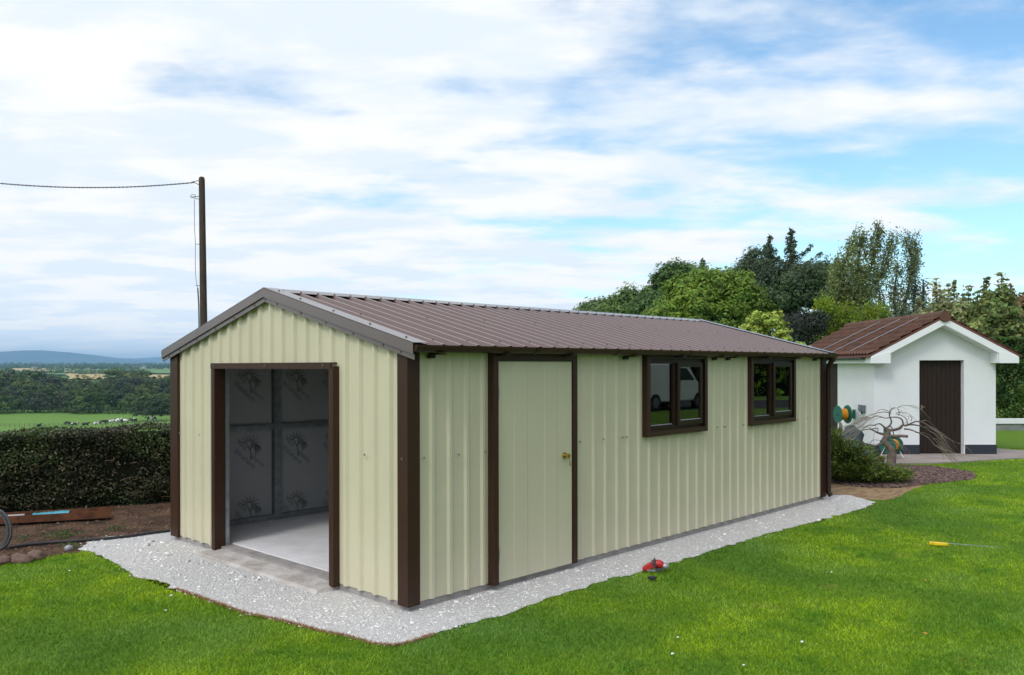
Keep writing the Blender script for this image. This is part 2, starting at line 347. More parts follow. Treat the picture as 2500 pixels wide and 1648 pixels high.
def blade_mat():
    m = bpy.data.materials.new('grass_blades'); m.use_nodes = True; nt = m.node_tree; N = nt.nodes; L = nt.links
    b = N['Principled BSDF']; b.inputs['Roughness'].default_value = 0.55; b.inputs['Specular IOR Level'].default_value = 0.25
    tc = N.new('ShaderNodeTexCoord'); ge = N.new('ShaderNodeNewGeometry')
    def nz(s, d=3, r=.55, lo=.35, hi=.65):
        n = N.new('ShaderNodeTexNoise'); n.inputs['Scale'].default_value = s; n.inputs['Detail'].default_value = d; n.inputs['Roughness'].default_value = r; L.new(tc.outputs['Object'], n.inputs['Vector'])
        q = N.new('ShaderNodeMapRange'); q.inputs['From Min'].default_value = lo; q.inputs['From Max'].default_value = hi; L.new(n.outputs['Fac'], q.inputs['Value']); return q.outputs[0]
    def mix(f, a, c):
        x = N.new('ShaderNodeMixRGB'); 
        if isinstance(f, float): x.inputs[0].default_value = f
        else: L.new(f, x.inputs[0])
        for k, v in ((1, a), (2, c)):
            if isinstance(v, tuple): x.inputs[k].default_value = (*v, 1)
            else: L.new(v, x.inputs[k])
        return x.outputs[0]
    c = mix(nz(1.4, 6, .65, .38, .62), (0.095, 0.225, 0.010), (0.34, 0.46, 0.010))
    c = mix(nz(7.0, 4, .6, .5, .8), c, (0.30, 0.44, 0.04))
    c = mix(nz(0.42, 2, .5, .48, .66), c, (0.10, 0.215, 0.022))       # deep green / yellow green patches
    c = mix(nz(0.7, 3, .5, .55, .75), c, (0.17, 0.31, 0.07))              # bluish worn patches
    c = mix(nz(1.9, 4, .6, .62, .80), c, (0.36, 0.37, 0.07))               # tired straw-ish patches
    hs = N.new('ShaderNodeHueSaturation'); L.new(c, hs.inputs['Color'])
    mr = N.new('ShaderNodeMapRange'); mr.inputs['To Min'].default_value = 0.75; mr.inputs['To Max'].default_value = 1.55; L.new(ge.outputs['Random Per Island'], mr.inputs['Value']); L.new(mr.outputs[0], hs.inputs['Value'])
    L.new(hs.outputs[0], b.inputs['Base Color'])
    tr = N.new('ShaderNodeBsdfTranslucent'); L.new(hs.outputs[0], tr.inputs[0]); ms = N.new('ShaderNodeMixShader'); ms.inputs[0].default_value = 0.35
    L.new(b.outputs[0], ms.inputs[1]); L.new(tr.outputs[0], ms.inputs[2]); L.new(ms.outputs[0], N['Material Output'].inputs[0])
    return m
m_lawn = lawn_mat(); m_blade = blade_mat()
lawn_pts = [(-30, -30), (26, -30), (26, 12), (12, 12), (8, 5.2)] + [tuple(HA + HD*t + HN*(-0.1)) for t in (4, 0, -8, -26)]
poly_sheet('lawn', lawn_pts, -0.060, m_lawn, label='mown green garden lawn round the shed')
m_soil = mat('bare_soil', (0.13, 0.078, 0.050), 0.95, 0.1, col2=(0.040, 0.027, 0.020), vscale=3.5, bump=1.0, bscale=14, bdist=0.05, detail=10)
m_soil2 = mat('sandy_dry_soil', (0.36, 0.25, 0.15), 0.95, 0.1, col2=(0.20, 0.125, 0.07), vscale=5, bump=0.8, bscale=30, bdist=0.02, stretch=(1,3,1))
m_gravel = mat('crushed_stone', (0.60, 0.58, 0.565), 0.9, 0.2, col2=(0.42, 0.40, 0.39), vscale=45, bump=1.0, bscale=70, bdist=0.02, detail=8, lo=.3, hi=.6)
m_mulch = mat('bark_mulch_bed', (0.10, 0.065, 0.05), 0.95, 0.1, col2=(0.03, 0.02, 0.018), vscale=25, bump=1.0, bscale=40, bdist=0.03)
m_path = mat('path_concrete', (0.34, 0.295, 0.27), 0.9, 0.2, col2=(0.26, 0.22, 0.20), vscale=2, bump=0.3, bscale=20)
poly_sheet('soil', soil_left, -0.056, m_soil, label='bare brown soil strip under the clipped hedge')
poly_sheet('soil', soil_right, -0.056, m_soil2, label='dry sandy soil strip beyond the shed corner')
poly_sheet('flower_bed', mulch, -0.052, m_mulch, label='bark mulched bed round the bare twisted tree')
poly_sheet('gravel', grav_poly, -0.052, m_gravel, label='pale crushed stone apron round the shed')
mbp = MB(); mbp.prism(path_pts, -0.3, -0.035, lambda p, t: (p[0], p[1], t)); tag(mbp.build('path', m_path), 'concrete path along the white outbuilding', kind='structure')

# grass blades -----------------------------------------------------------
def scatter_cam(n, d0, d1, margin=0.7, power=1.0):
    d = d0*(d1/d0)**rng.random(n) if power == 1 else d0+(d1-d0)*rng.random(n)
    u = (rng.random(n)*2-1)*(d*0.604+margin)
    P = CAM[None, :2] + u[:, None]*_rt[None, :2] + d[:, None]*np.array([math.cos(YAW), math.sin(YAW)])[None]
    return P, d
def blades(P, d, hmul=1.0, wmul=1.0, z0=-0.06):
    n = len(P); a = rng.random(n)*2*np.pi; w = (0.0016+0.00042*d)*wmul*(0.7+0.6*rng.random(n)); h = (0.022+0.022*rng.random(n))*hmul
    dirx = np.cos(a)*w; diry = np.sin(a)*w
    la = rng.random(n)*2*np.pi; lean = h*(0.3+0.9*rng.random(n))
    V = np.zeros((n, 3, 3), np.float32)
    V[:, 0, 0] = P[:, 0]-dirx; V[:, 0, 1] = P[:, 1]-diry; V[:, 0, 2] = z0
    V[:, 1, 0] = P[:, 0]+dirx; V[:, 1, 1] = P[:, 1]+diry; V[:, 1, 2] = z0
    V[:, 2, 0] = P[:, 0]+np.cos(la)*lean; V[:, 2, 1] = P[:, 1]+np.sin(la)*lean; V[:, 2, 2] = z0+h
    return V.reshape(-1, 3), np.arange(3*n).reshape(-1, 3)
def make_grass():
    P, d = scatter_cam(760000, 2.6, 19.0)
    P2 = np.array([CAM[0], CAM[1]])[None]+(rng.random((300000, 2))*2-1)*np.array([17.0, 15.0])+np.array([6.0, 2.0]); rel = P2-CAM[None, :2]
    d2 = rel@np.array([math.cos(YAW), math.sin(YAW)]); u2 = rel@_rt[:2]; k2 = (np.abs(u2) > d2*0.604+.5); P2 = P2[k2]; d2 = np.linalg.norm(rel[k2], axis=1)
    P = np.concatenate([P, P2]); d = np.concatenate([d, d2+3])
    bad = inpoly(P[:, 0], P[:, 1], grav_poly) | inpoly(P[:, 0], P[:, 1], soil_left) | inpoly(P[:, 0], P[:, 1], mulch) | inpoly(P[:, 0], P[:, 1], soil_right) | inpoly(P[:, 0], P[:, 1], path_pts)
    bad |= (P[:, 0] > 0) & (P[:, 1] > -0.05) & (P[:, 0] < 9)
    s = (P[:, 0]-HA[0])*HN[0]+(P[:, 1]-HA[1])*HN[1]; bad |= (s > -0.3) & (d < 15)
    P = P[~bad]; d = d[~bad]
    clump = np.array([mnoise.noise(Vector((x*3.0, y*3.0, 0.0))) for x, y in P[::40]])  # light height variation
    hm = 0.85+0.45*np.repeat(clump, 40)[:len(P)] if False else 1.0
    V, F = blades(P, d, 0.62, 0.9)
    tag(link('grass', npmesh('grass', V, F), m_blade), 'short mown grass blades of the lawn', 'grass', kind='stuff')
make_grass()
# dried grass fringe along the cut edge
def fringe():
    E = grav_front[5:15]; Pn = []
    for a, b in zip(E[:-1], E[1:]):
        a = np.array(a); b = np.array(b); L = np.linalg.norm(b-a); k = int(L*1200)
        t = rng.random(k)[:, None]; nrm = np.array([-(b-a)[1], (b-a)[0]])/L
        dens = rng.random(k)
        Pn.append(a+(b-a)*t+nrm*rng.normal(0.0, 0.009, k)[:, None])
    P = np.concatenate(Pn); V, F = blades(P, np.full(len(P), 5.0), 0.6, 1.0, -0.058)
    m = mat('dead_grass', (0.34, 0.19, 0.10), 0.8, 0.2, island=0.3)
    tag(link('dead_grass_fringe', npmesh('dead_grass', V, F), m), 'dead straw-brown grass along the cut edge of the front lawn', 'dead grass', kind='stuff')
fringe()

# gravel stones -----------------------------------------------------------
def stones(P, size, z0, flat=0.6, seed=0):
    r = np.random.default_rng(seed); n = len(P)
    base = np.array([(-1,-1,-1),(1,-1,-1),(1,1,-1),(-1,1,-1),(-.7,-.7,1),(.7,-.7,1),(.7,.7,1),(-.7,.7,1)], float)*0.5
    V = base[None]*(1+r.normal(0, 0.22, (n, 8, 3)))
    V[:, :, 0] *= (0.7+0.8*r.random(n))[:, None]; V[:, :, 2] *= flat
    a = r.random(n)*2*np.pi; c = np.cos(a)[:, None]; s = np.sin(a)[:, None]
    x = V[:, :, 0]*c-V[:, :, 1]*s; y = V[:, :, 0]*s+V[:, :, 1]*c; V[:, :, 0] = x; V[:, :, 1] = y
    tx = r.normal(0, .25, n)[:, None]; V[:, :, 2] += V[:, :, 0]*tx
    V *= size[:, None, None]; V[:, :, 0] += P[:, 0:1]; V[:, :, 1] += P[:, 1:2]; V[:, :, 2] += (z0+size*flat*0.28)[:, None] if np.ndim(z0) == 0 else (z0+size*flat*.28)[:, None]
    fb = np.array([(0,3,2,1),(4,5,6,7),(0,1,5,4),(1,2,6,5),(2,3,7,6),(3,0,4,7)])
    F = (np.arange(n)*8)[:, None, None]+fb[None]
    return V.reshape(-1, 3), F.reshape(-1, 4)
m_stone = mat('stone_chips', (0.66, 0.645, 0.64), 0.85, 0.2, island=0.30)
def make_gravel():
    P, d = scatter_cam(230000, 3.9, 15.0, 0.2)
    Q = P+rng.normal(0, .045, P.shape)*(rng.random(len(P)) < .5)[:, None]; ok = inpoly(Q[:, 0], Q[:, 1], grav_poly) & ~((P[:, 0] > 0.0) & (P[:, 1] > 0.0) & (P[:, 0] < 7.44))
    ok &= inpoly(P[:, 0], P[:, 1], grav_poly) | (rng.random(len(P)) < .35)
    ok &= ~((P[:, 0] > -.19) & (P[:, 0] < .1) & (P[:, 1] > .96) & (P[:, 1] < 3.05))
    P = P[ok]; d = d[ok]; n = len(P)
    size = np.minimum(0.0047*np.exp(rng.normal(0.1, 0.52, n))*(0.8+0.05*d), 0.045)
    # larger rubble on the left
    big = (P[:, 0] < -0.1) & (P[:, 1] > 1.6) & (rng.random(n) < 0.035); size[big] *= 2.6
    ins = inpoly(P[:, 0], P[:, 1], grav_poly); V, F = stones(P, size, np.where(ins, -0.0535, -0.048), 0.45, 3)
    tag(link('gravel_stones', npmesh('gravel_stones', V, F), m_stone), 'loose pale grey stone chips on the apron', 'gravel', kind='stuff')
    m = mat('bark_chips', (0.13, 0.09, 0.075), 0.9, 0.15, island=0.7)
    lo = np.min(mulch, 0); hi = np.max(mulch, 0); P = lo+(hi-lo)*rng.random((16000, 2)); P = P[inpoly(P[:, 0], P[:, 1], mulch)]
    V, F = stones(P, 0.012+0.03*rng.random(len(P)), -0.052, 0.35, 5)
    tag(link('bark_chips', npmesh('bark_chips', V, F), m), 'purple-brown bark chips in the round bed', 'bark mulch', kind='stuff')
    P, d = scatter_cam(34000, 7.5, 15.0, 0.2); ok = inpoly(P[:, 0], P[:, 1], soil_left) & ~inpoly(P[:, 0], P[:, 1], grav_poly); P = P[ok]
    V, F = stones(P, 0.005+0.024*rng.random(len(P))**4, -0.056, 0.6, 6)
    m = mat('soil_crumb', (0.15, 0.095, 0.065), 0.95, 0.1, island=0.45)
    tag(link('soil_crumbs', npmesh('soil_crumbs', V, F), m), 'loose brown crumbs of earth below the hedge', 'earth', kind='stuff')
make_gravel()

# ------------------------------------------------------------------ the metal shed
W_ = 3.985; LN = 7.4427; OE = 0.111; ZE = 1.970; ZR = 2.5105; VO = 0.035
def roofz(y): return ZE + (ZR-ZE)*(min(y, W_-y)+OE)/(W_/2+OE)
shed = empty('metal_shed', (0, 0, 0))
tag(shed, 'cream ribbed metal garden shed with brown roof and open gable doorway', 'shed')
def cladding(s0, s1, ribs, top, holes, f, zb=0.002, extra=(), RIBH=0.026):
    bp = {s0, s1}
    prof = []
    for c in ribs:
        for q, h in ((-.034, 0), (-.014, RIBH), (.014, RIBH), (.034, 0)):
            if s0 < c+q < s1: prof.append((c+q, h))
    prof.sort(); xs = [s0]+[p[0] for p in prof]+[s1]; hs = [0]+[p[1] for p in prof]+[0]
    cuts = sorted(set(xs) | {h[0] for h in holes} | {h[1] for h in holes} | set(extra))
    cuts = [c for c in cuts if s0 <= c <= s1]
    off = lambda s: float(np.interp(s, xs, hs))
    mb = MB()
    for a, b in zip(cuts[:-1], cuts[1:]):
        mid = (a+b)/2; spans = [(zb, None)]
        for h in holes:
            if h[0] <= mid <= h[1]:
                z0, z1 = h[2], h[3]; new = []
                for lo, hi in spans:
                    if z0 > lo+1e-4: new.append((lo, z0))
                    if z1 is not None: new.append((z1, hi))
                spans = new
        for lo, hi in spans:
            ta = hi if hi is not None else top(a); tb = hi if hi is not None else top(b)
            mb.add([f(a, off(a), lo), f(b, off(b), lo), f(b, off(b), tb), f(a, off(a), ta)], [(0, 1, 2, 3)])
    return mb
OPEN = (0.98, 2.95, -0.1, 1.785)
ribs_g = [0.236+0.1925*k for k in range(19)]
ribs_s = [0.26+0.1835*k for k in range(39)]
tp = lambda y: roofz(y)-0.045
cladding(0.03, W_-0.03, ribs_g, tp, [OPEN], lambda s, o, z: (0.028-o, s, z), extra=(W_/2,)).build('front_wall', m_cream, shed)
cladding(0.03, W_-0.03, ribs_g, tp, [], lambda s, o, z: (LN-0.028+o, s, z), extra=(W_/2,)).build('back_wall', m_cream, shed)
W1 = (3.10, 4.20, 1.10, 1.93); W2 = (5.27, 6.38, 1.10, 1.93); DR = (0.93, 1.96, -0.1, 1.93)
cladding(0.03, LN-0.03, ribs_s, lambda s: 1.95, [DR, W1, W2], lambda s, o, z: (s, 0.020-o, z), RIBH=0.015).build('side_wall', m_cream, shed)
cladding(0.03, LN-0.03, ribs_s, lambda s: 1.95, [], lambda s, o, z: (s, W_-0.028+o, z)).build('side_wall', m_cream, shed)
# corner trims
def ctrim(cx, cy, sx, sy, w=0.121):
    mb = MB(); t = 0.004
    x0, x1 = cx, cx+sx*w; y0, y1 = cy, cy+sy*w
    mb.box(cx, x1, cy, cy+sy*t, -0.015, 1.925); mb.box(cx, cx+sx*t, cy+sy*t, y1, -0.015, 1.925)
    mb.box(x1-sx*t, x1, cy+sy*t, cy+sy*0.03, -0.015, 1.925); mb.box(cx+sx*t, cx+sx*0.03, y1-sy*t, y1, -0.015, 1.925)
    return mb.build('corner_trim', m_brown, shed)
ctrim(-0.004, -0.004, 1, 1); ctrim(-0.004, W_+0.004, 1, -1, 0.165); ctrim(LN+0.004, -0.004, -1, 1, 0.15); ctrim(LN+0.004, W_+0.004, -1, -1)
# floor slab and sill
mb = MB(); mb.box(0.17, LN-0.045, 0.045, W_-0.045, -0.3, 0.022); mb.build('floor', m_conc, shed)
mb = MB(); mb.box(0.036, LN-0.036, 0.030, W_-0.030, -0.32, 0.012); mb.build('foundation', m_found, shed)
mb = MB(); mb.add([(-.20,.93,-.07),(-.20,3.10,-.07),(.165,3.10,-.07),(.165,.93,-.07),(-.16,.96,-.028),(-.15,3.05,-.03),(.165,3.05,.004),(.165,.96,.004)],
                  [(0,3,2,1),(4,5,6,7),(0,1,5,4),(1,2,6,5),(2,3,7,6),(3,0,4,7)]); mb.build('sill', mat('sill_concrete', (0.50,0.47,0.45), 0.9, 0.2, col2=(0.34,0.30,0.27), vscale=4, bump=0.8, bscale=18, bdist=0.02), shed)
# opening frame
mb = MB()
mb.box(-.035, -.031, .917, .98, -.02, 1.80); mb.box(-.031, .028, .917, .921, -.02, 1.80); mb.box(-.031, .08, .976, .98, -.02, 1.80)
mb.box(-.035, -.031, 2.944, 3.01, -.02, 1.80); mb.box(-.031, .028, 3.006, 3.01, -.02, 1.80); mb.box(-.031, .082, 2.944, 2.948, -.02, 1.80)
mb.box(-.039, -.035, .945, 3.014, 1.778, 1.832); mb.box(-.035, .028, .945, 3.014, 1.828, 1.832); mb.box(-.035, .08, .98, 2.944, 1.778, 1.782)
mb.build('opening_frame', m_brown, shed)
# galvanised portal posts and inner frame
for y0, y1 in ((2.95, 3.03), (.90, .975)):
    mb = MB(); mb.box(.084, .125, y0, y1, .0, 1.86); mb.build('steel_post', m_galv, shed)
IY = W_-0.13
for k in range(6):
    x = 1.145+1.2*k
    if x > LN-.2: break
    mb = MB(); mb.box(x, x+.008, IY-.05, IY+.09, .022, 1.95); mb.box(x, x+.085, IY-.054, IY-.05, .022, 1.95); mb.box(x+.077, x+.085, IY-.05, IY-.035, .022, 1.95)
    mb.build('steel_post', m_galv, shed)
for z0, z1 in ((.022, .085), (1.07, 1.135), (1.90, 1.95)):
    mb = MB(); mb.box(.1, LN-.1, IY-.03, IY-.024, z0, z1); mb.box(.1, LN-.1, IY-.03, IY+.03, z1-.004, z1); mb.build('steel_rail', m_galv, shed)
# insulation boards with printed tree mark and word
WORDS = {}
def motif(parent, cx, cz, s, flip=1):
    mb = MB(); y = -0.0015
    r = random.Random(int(cx*100+cz*10))
    def q(a, b, w):
        dx, dz = b[0]-a[0], b[1]-a[1]; L = math.hypot(dx, dz); nx, nz = -dz/L*w/2, dx/L*w/2
        mb.prism([(a[0]-nx, a[1]-nz), (b[0]-nx*.5, b[1]-nz*.5), (b[0]+nx*.5, b[1]+nz*.5), (a[0]+nx, a[1]+nz)], 0, y, lambda p, t: (cx+p[0]*s, t, cz+p[1]*s))
    q((0.0, -.42), (-.04, .0), .07); q((-.04, -.05), (-.2, .22), .06); q((-.03, -.02), (.02, .25), .05)
    for k in range(9):
        a = 2.75-k*.42; q((-.1+.30*math.cos(a)*.4, .18+.3*math.sin(a)*.4), (-.08+.42*math.cos(a), .16+.40*math.sin(a)), .055)
    for k in range(5): q((.16+.05*k, .2-.03*k), (.10+.055*k+.08, -.25-.02*k+.06*k), .05)
    o = mb.build('printed_tree_mark', m_print, parent); o.location = (0, IY-.0325+.03, 0)
    for word, ox, oz, sz in (('Xtra', -.62, .30, .26), ('therm', -.02, -.32, .26), ('Xtratherm', -.72, -.05, .25)):
        cu = bpy.data.curves.new('printed_word', 'FONT'); cu.body = word; cu.size = sz*s; cu.extrude = 0.0008; cu.materials.append(m_print)
        if word not in WORDS:
            tmp = bpy.data.objects.new('tmp', cu); COL.objects.link(tmp); WORDS[word] = bpy.data.meshes.new_from_object(tmp.evaluated_get(bpy.context.evaluated_depsgraph_get())); bpy.data.objects.remove(tmp); WORDS[word].name = 'printed_word'
        t = bpy.data.objects.new('printed_word', WORDS[word]); COL.objects.link(t); t.parent = parent
        t.rotation_euler = (math.pi/2, math.radians(42), 0); t.location = (cx+ox*s, IY-.0325+.03-.001, cz+oz*s)
edges = [0.1, 1.145] + [1.145+1.2*k for k in range(1, 6)]
for a, b in zip(edges[:-1], edges[1:]):
    b = min(b, LN-.1)
    if b-a < .2: continue
    mb = MB(); mb.box(a+.012, b-.012, IY, IY+.05, .03, 1.93); o = mb.build('insulation_board', m_board, shed)
    if a < 2.5:
        n = 2 if a > .5 else 1
        for i in range(n):
            for cz in (1.62, .86, .16):
                cx = (a+b)/2+.25 if n == 1 else a+.34+.55*i
                motif(o, cx, cz, .30)
# inner lining of the other walls seen through windows / doorway
mb = MB(); mb.box(.06, .075, .03, .9, .022, 1.9); mb.build('lining_board', m_board, shed)
mb = MB(); mb.box(.06, .075, 3.05, W_-.03, .022, 1.9); mb.build('lining_board', m_board, shed)
mb = MB(); mb.box(LN-.09, LN-.07, .05, W_-.05, .03, 1.93); mb.build('lining_board', m_board, shed)
# roof sheets
def roof_side(sgn):
    mb = MB(); ya = -OE if sgn > 0 else W_+OE; yr = W_/2
    prof = []; x0, x1 = -.02, LN+.02
    c = 0.085
    xs = [(x0, 0)]
    while c < x1-.03:
        for q, h in ((-.032, 0), (-.014, .03), (.014, .03), (.032, 0)): xs.append((c+q, h))
        c += .1845
    xs.append((x1, 0))
    nrm = Vector((0, -(ZR-ZE)*sgn, W_/2+OE)).normalized()
    for (a, ha), (b, hb) in zip(xs[:-1], xs[1:]):
        def P(x, h, y, z): 
            k = h-.034; return (x, y+nrm.y*k, z+nrm.z*k)
        mb.add([P(a, ha, ya, ZE), P(b, hb, ya, ZE), P(b, hb, yr, ZR), P(a, ha, yr, ZR)], [(0, 1, 2, 3)])
    return mb.build('roof_sheet', m_roof, shed)
roof_side(1); roof_side(-1)
# roof underlining so that the inside stays dark
for s in (1, -1):
    mb = MB(); ya = 0.03 if s > 0 else W_-.03
    mb.add([(.02, ya, 1.93), (LN-.02, ya, 1.93), (LN-.02, W_/2, 2.43), (.02, W_/2, 2.43), (.02, ya, 1.91), (LN-.02, ya, 1.91), (LN-.02, W_/2, 2.41), (.02, W_/2, 2.41)],
           [(0,3,2,1),(4,5,6,7),(0,1,5,4),(1,2,6,5),(2,3,7,6),(3,0,4,7)]); mb.build('roof_lining', m_board, shed)
# ridge cap
mb = MB(); sl = (ZR-ZE)/(W_/2+OE); yc = W_/2
prof = [(-.135, -.135*sl-.002), (0, .004), (.135, -.135*sl-.002), (.135, -.135*sl-.007), (0, -.001), (-.135, -.135*sl-.007)]
mb.prism([(yc+a, ZR+b) for a, b in prof], -.05, LN+.05, lambda p, t: (t, p[0], p[1])); mb.build('ridge_cap', m_verge, shed)
# verge flashings: top flange, upper face, lower face
def verge(x, dx, sgn):
    mb = MB(); y0 = -OE-.01 if sgn > 0 else W_+OE+.01; yr = W_/2
    def z(y): return ZE + (ZR-ZE)*((y if sgn > 0 else W_-y)+OE)/(W_/2+OE)
    def strip(xa, za, xb, zb_, t=.0025):
        a0 = (x+dx*xa, y0, z(y0)+za); a1 = (x+dx*xa, yr, z(yr)+za); b0 = (x+dx*xb, y0, z(y0)+zb_); b1 = (x+dx*xb, yr, z(yr)+zb_)
        n = Vector((b0[0]-a0[0], 0, b0[2]-a0[2])).cross(Vector((0, 1, 0))).normalized()*t
        lo = [tuple(Vector(p)-n) for p in (a0, a1, b1, b0)]
        mb.add([a0, a1, b1, b0]+lo, [(0,1,2,3),(7,6,5,4),(0,4,5,1),(1,5,6,2),(2,6,7,3),(3,7,4,0)])
    strip(-.105, .006, .045, .006); strip(.045, .003, .045, -.078); strip(.045, -.078, .030, -.080); strip(.030, -.078, .030, -.122)
    return mb.build('verge_flashing', m_verge, shed)
verge(0, -1, 1); verge(0, -1, -1); verge(LN, 1, 1); verge(LN, 1, -1)
# gutter, brackets, downpipe
def half_gutter(y, sgn):
    mb = MB(); prof = []; R = .052; t = .004; zc = 1.957; 
    outer = [(R*math.cos(math.pi*(1+k/12)), R*math.sin(math.pi*(1+k/12))) for k in range(13)]
    inner = [((R-t)*math.cos(math.pi*(2-k/12)), (R-t)*math.sin(math.pi*(2-k/12))) for k in range(13)]
    mb.prism([(y+a, zc+b*1.05) for a, b in outer+inner], -.03, LN+.05, lambda p, q: (q, p[0], p[1]))
    for xe in (-.034, LN+.046):
        mb.prism([(y+a, zc+b*1.05) for a, b in outer], xe, xe+.006, lambda p, q: (q, p[0], p[1]))
    return mb.build('gutter', m_brown, shed)
gt = half_gutter(-.105, 1); half_gutter(W_+.105, -1)
for x in (.22, .95, 1.78, 2.74, 3.6, 4.43, 4.73, 5.5, 6.32, 7.05):
    mb = MB(); mb.box(x-.035, x+.035, -.150, -.02, 1.886, 1.900); mb.box(x-.035, x+.035, -.03, -.004, 1.86, 1.886)
    mb.build('bracket', m_upvc, gt)
for x in (1.3, 2.45, 3.75, 5.35, 6.75):
    mb = MB(); R = .057; o_ = [(R*math.cos(math.pi*(1+k/12)), R*math.sin(math.pi*(1+k/12))) for k in range(13)]
    mb.prism([(-.105+a, 1.957+b*1.05) for a, b in o_], x-.02, x+.02, lambda p, q: (q, p[0], p[1])); mb.build('union_clip', m_upvc, gt)
mb = MB(); mb.tube([(LN-.03, -.10, 1.91), (LN-.03, -.10, 1.87), (LN-.03, -.055, 1.80), (LN-.03, -.045, 1.72), (LN-.03, -.045, .05), (LN-.03, -.08, .0)], .034, 12); mb.build('downpipe', m_upvc, shed)
# side door
mb = MB(); P_ = -.050
mb.box(.868, .874, P_, .028, -.01, 1.93); mb.box(.874, .925, P_, P_+.005, -.01, 1.93); mb.box(.921, .925, P_+.005, .012, -.01, 1.90)
mb.box(1.913, 1.975, P_+.02, P_+.025, -.005, 1.93); mb.box(1.913, 1.917, P_+.025, .01, -.005, 1.90); mb.box(1.971, 1.975, P_+.025, .028, -.005, 1.93)
mb.box(.925, 1.913, P_+.01, P_+.015, 1.845, 1.93); mb.box(.925, 1.913, P_+.015, .01, 1.84, 1.845)
mb.build('door_frame', m_brown, shed)
mb = MB()
xsd = [.930]; 
pts = [(.930, -.018), (1.13, -.018), (1.15, -.021), (1.30, -.021), (1.32, -.018), (1.52, -.018), (1.54, -.021), (1.69, -.021), (1.71, -.018), (1.905, -.018)]
mb.prism(pts+[(1.905, .02), (.930, .02)], .0, 1.838, lambda p, t: (p[0], p[1], t)); door = mb.build('door', m_creamdoor, shed)
for z in (1.575, .236):
    mb = MB(); mb.tube([(.934, -.028, z-.055), (.934, -.028, z+.055)], .008, 8); mb.box(.938, .962, -.023, -.019, z-.05, z+.05); mb.build('hinge', m_galv, door)
mb = MB(); mb.tube([(1.80, -.019, .99), (1.80, -.028, .99)], .030, 14); mb.tube([(1.80, -.028, .99), (1.80, -.045, .99), (1.80, -.06, .99), (1.80, -.075, .99)], [.013, .012, .024, .021], 12)
mb.box(1.795, 1.803, -.082, -.078, .945, .985); mb.box(1.80, 1.812, -.083, -.080, .90, .945); mb.build('knob_lock', m_brass, door)
# windows
def window(x0, x1):
    w = empty('window', (0, 0, 0)); w.parent = shed
    z0, z1 = 1.076, 1.925
    p = -.045
    mb = MB(); t = .055
    mb.box(x0, x0+t, p, p+.004, z0, z1); mb.box(x1-t, x1, p, p+.004, z0, z1); mb.box(x0+t, x1-t, p, p+.004, z0, z0+t); mb.box(x0+t, x1-t, p, p+.004, z1-t, z1)
    mb.box(x0, x0+.004, p+.004, .028, z0, z1); mb.box(x1-.004, x1, p+.004, .028, z0, z1); mb.box(x0+.004, x1-.004, p+.004, .028, z0, z0+.004); mb.box(x0+.004, x1-.004, p+.004, .028, z1-.004, z1)
    mb.build('window_surround', m_brown, w)
    a, b, c, d = x0+.05, x1-.05, z0+.05, z1-.05; xm = a+(b-a)*.47
    mb = MB(); f = .055; q0, q1 = -.012, .045
    mb.box(a, a+f, q0, q1, c, d); mb.box(b-f, b, q0, q1, c, d); mb.box(a+f, b-f, q0, q1, c, c+f); mb.box(a+f, b-f, q0, q1, d-f, d); mb.box(xm-.03, xm+.03, q0, q1, c+f, d-f)
    mb.build('window_frame', m_upvc, w)
    a2, b2, c2, d2 = xm+.025, b-.04, c+.04, d-.04; f = .05; q0 = -.034
    mb = MB(); mb.box(a2, a2+f, q0, -.013, c2, d2); mb.box(b2-f, b2, q0, -.013, c2, d2); mb.box(a2+f, b2-f, q0, -.013, c2, c2+f); mb.box(a2+f, b2-f, q0, -.013, d2-f, d2)
    mb.build('sash', m_upvc, w)
    mb = MB(); mb.box(a+.05, xm-.025, .012, .016, c+.05, d-.05); mb.build('glass_pane', m_glass, w)
    mb = MB(); mb.box(a2+.045, b2-.045, -.022, -.018, c2+.045, d2-.045); mb.build('glass_pane', m_glass, w)
    mb = MB(); mb.tube([(a+.052, .006, c+.058), (xm-.032, .006, c+.058)], .005, 6); mb.tube([(a2+f, -.03, c2+f+.003), (b2-f, -.03, c2+f+.003)], .005, 6)
    mb.build('glazing_bead', mat('grey_bead', (0.35, 0.33, 0.38), .4), w)
window(3.07, 4.235); window(5.235, 6.42)
# screws, one little hexagon-headed mesh shared
mb = MB(); mb.tube([(0, 0, 0), (0, 0, .004)], .011, 10); mb.tube([(0, 0, .004), (0, 0, .010)], .006, 6)
scr_b = mb.mesh('screw'); scr_b.materials.append(m_screw); scr_g = scr_b.copy(); scr_g.materials.clear(); scr_g.materials.append(m_screwg)
def screw(p, n, me):
    o = bpy.data.objects.new('screw', me); COL.objects.link(o); o.parent = shed; o.location = p; o.rotation_euler = Vector(n).to_track_quat('Z', 'Y').to_euler()
for y in (.04, .253, .637, 1.021, 1.395, 1.779, 1.982, 2.171, 2.557, 2.921, 3.317, 3.699, 3.95): screw((-.0305, y, roofz(y)-.10), (-1, 0, 0), scr_b)
for y in (.535, 3.383, 3.763): screw((.001 if y < 1 or y > 3.7 else .028, y, 1.097), (-1, 0, 0), scr_g)
for y in (.06, ): screw((-.004, y, 1.097), (-1, 0, 0), scr_b)
for y in (1.05, 1.98, 2.95): screw((-.039, y, 1.805), (-1, 0, 0), scr_b)
for x in (.165, .527, .82, 2.05, 2.406, 2.716, 2.78, 4.52, 4.66, 4.70, 5.117, 6.55, 6.86): screw((x, .002, 1.097), (0, -1, 0), scr_g)
nr = (0, -sl, 1)
for k in range(40):
    x = .085+.1845*k
    if x < LN: screw((x, W_/2-.122, ZR-.122*sl+.001), nr, scr_b)
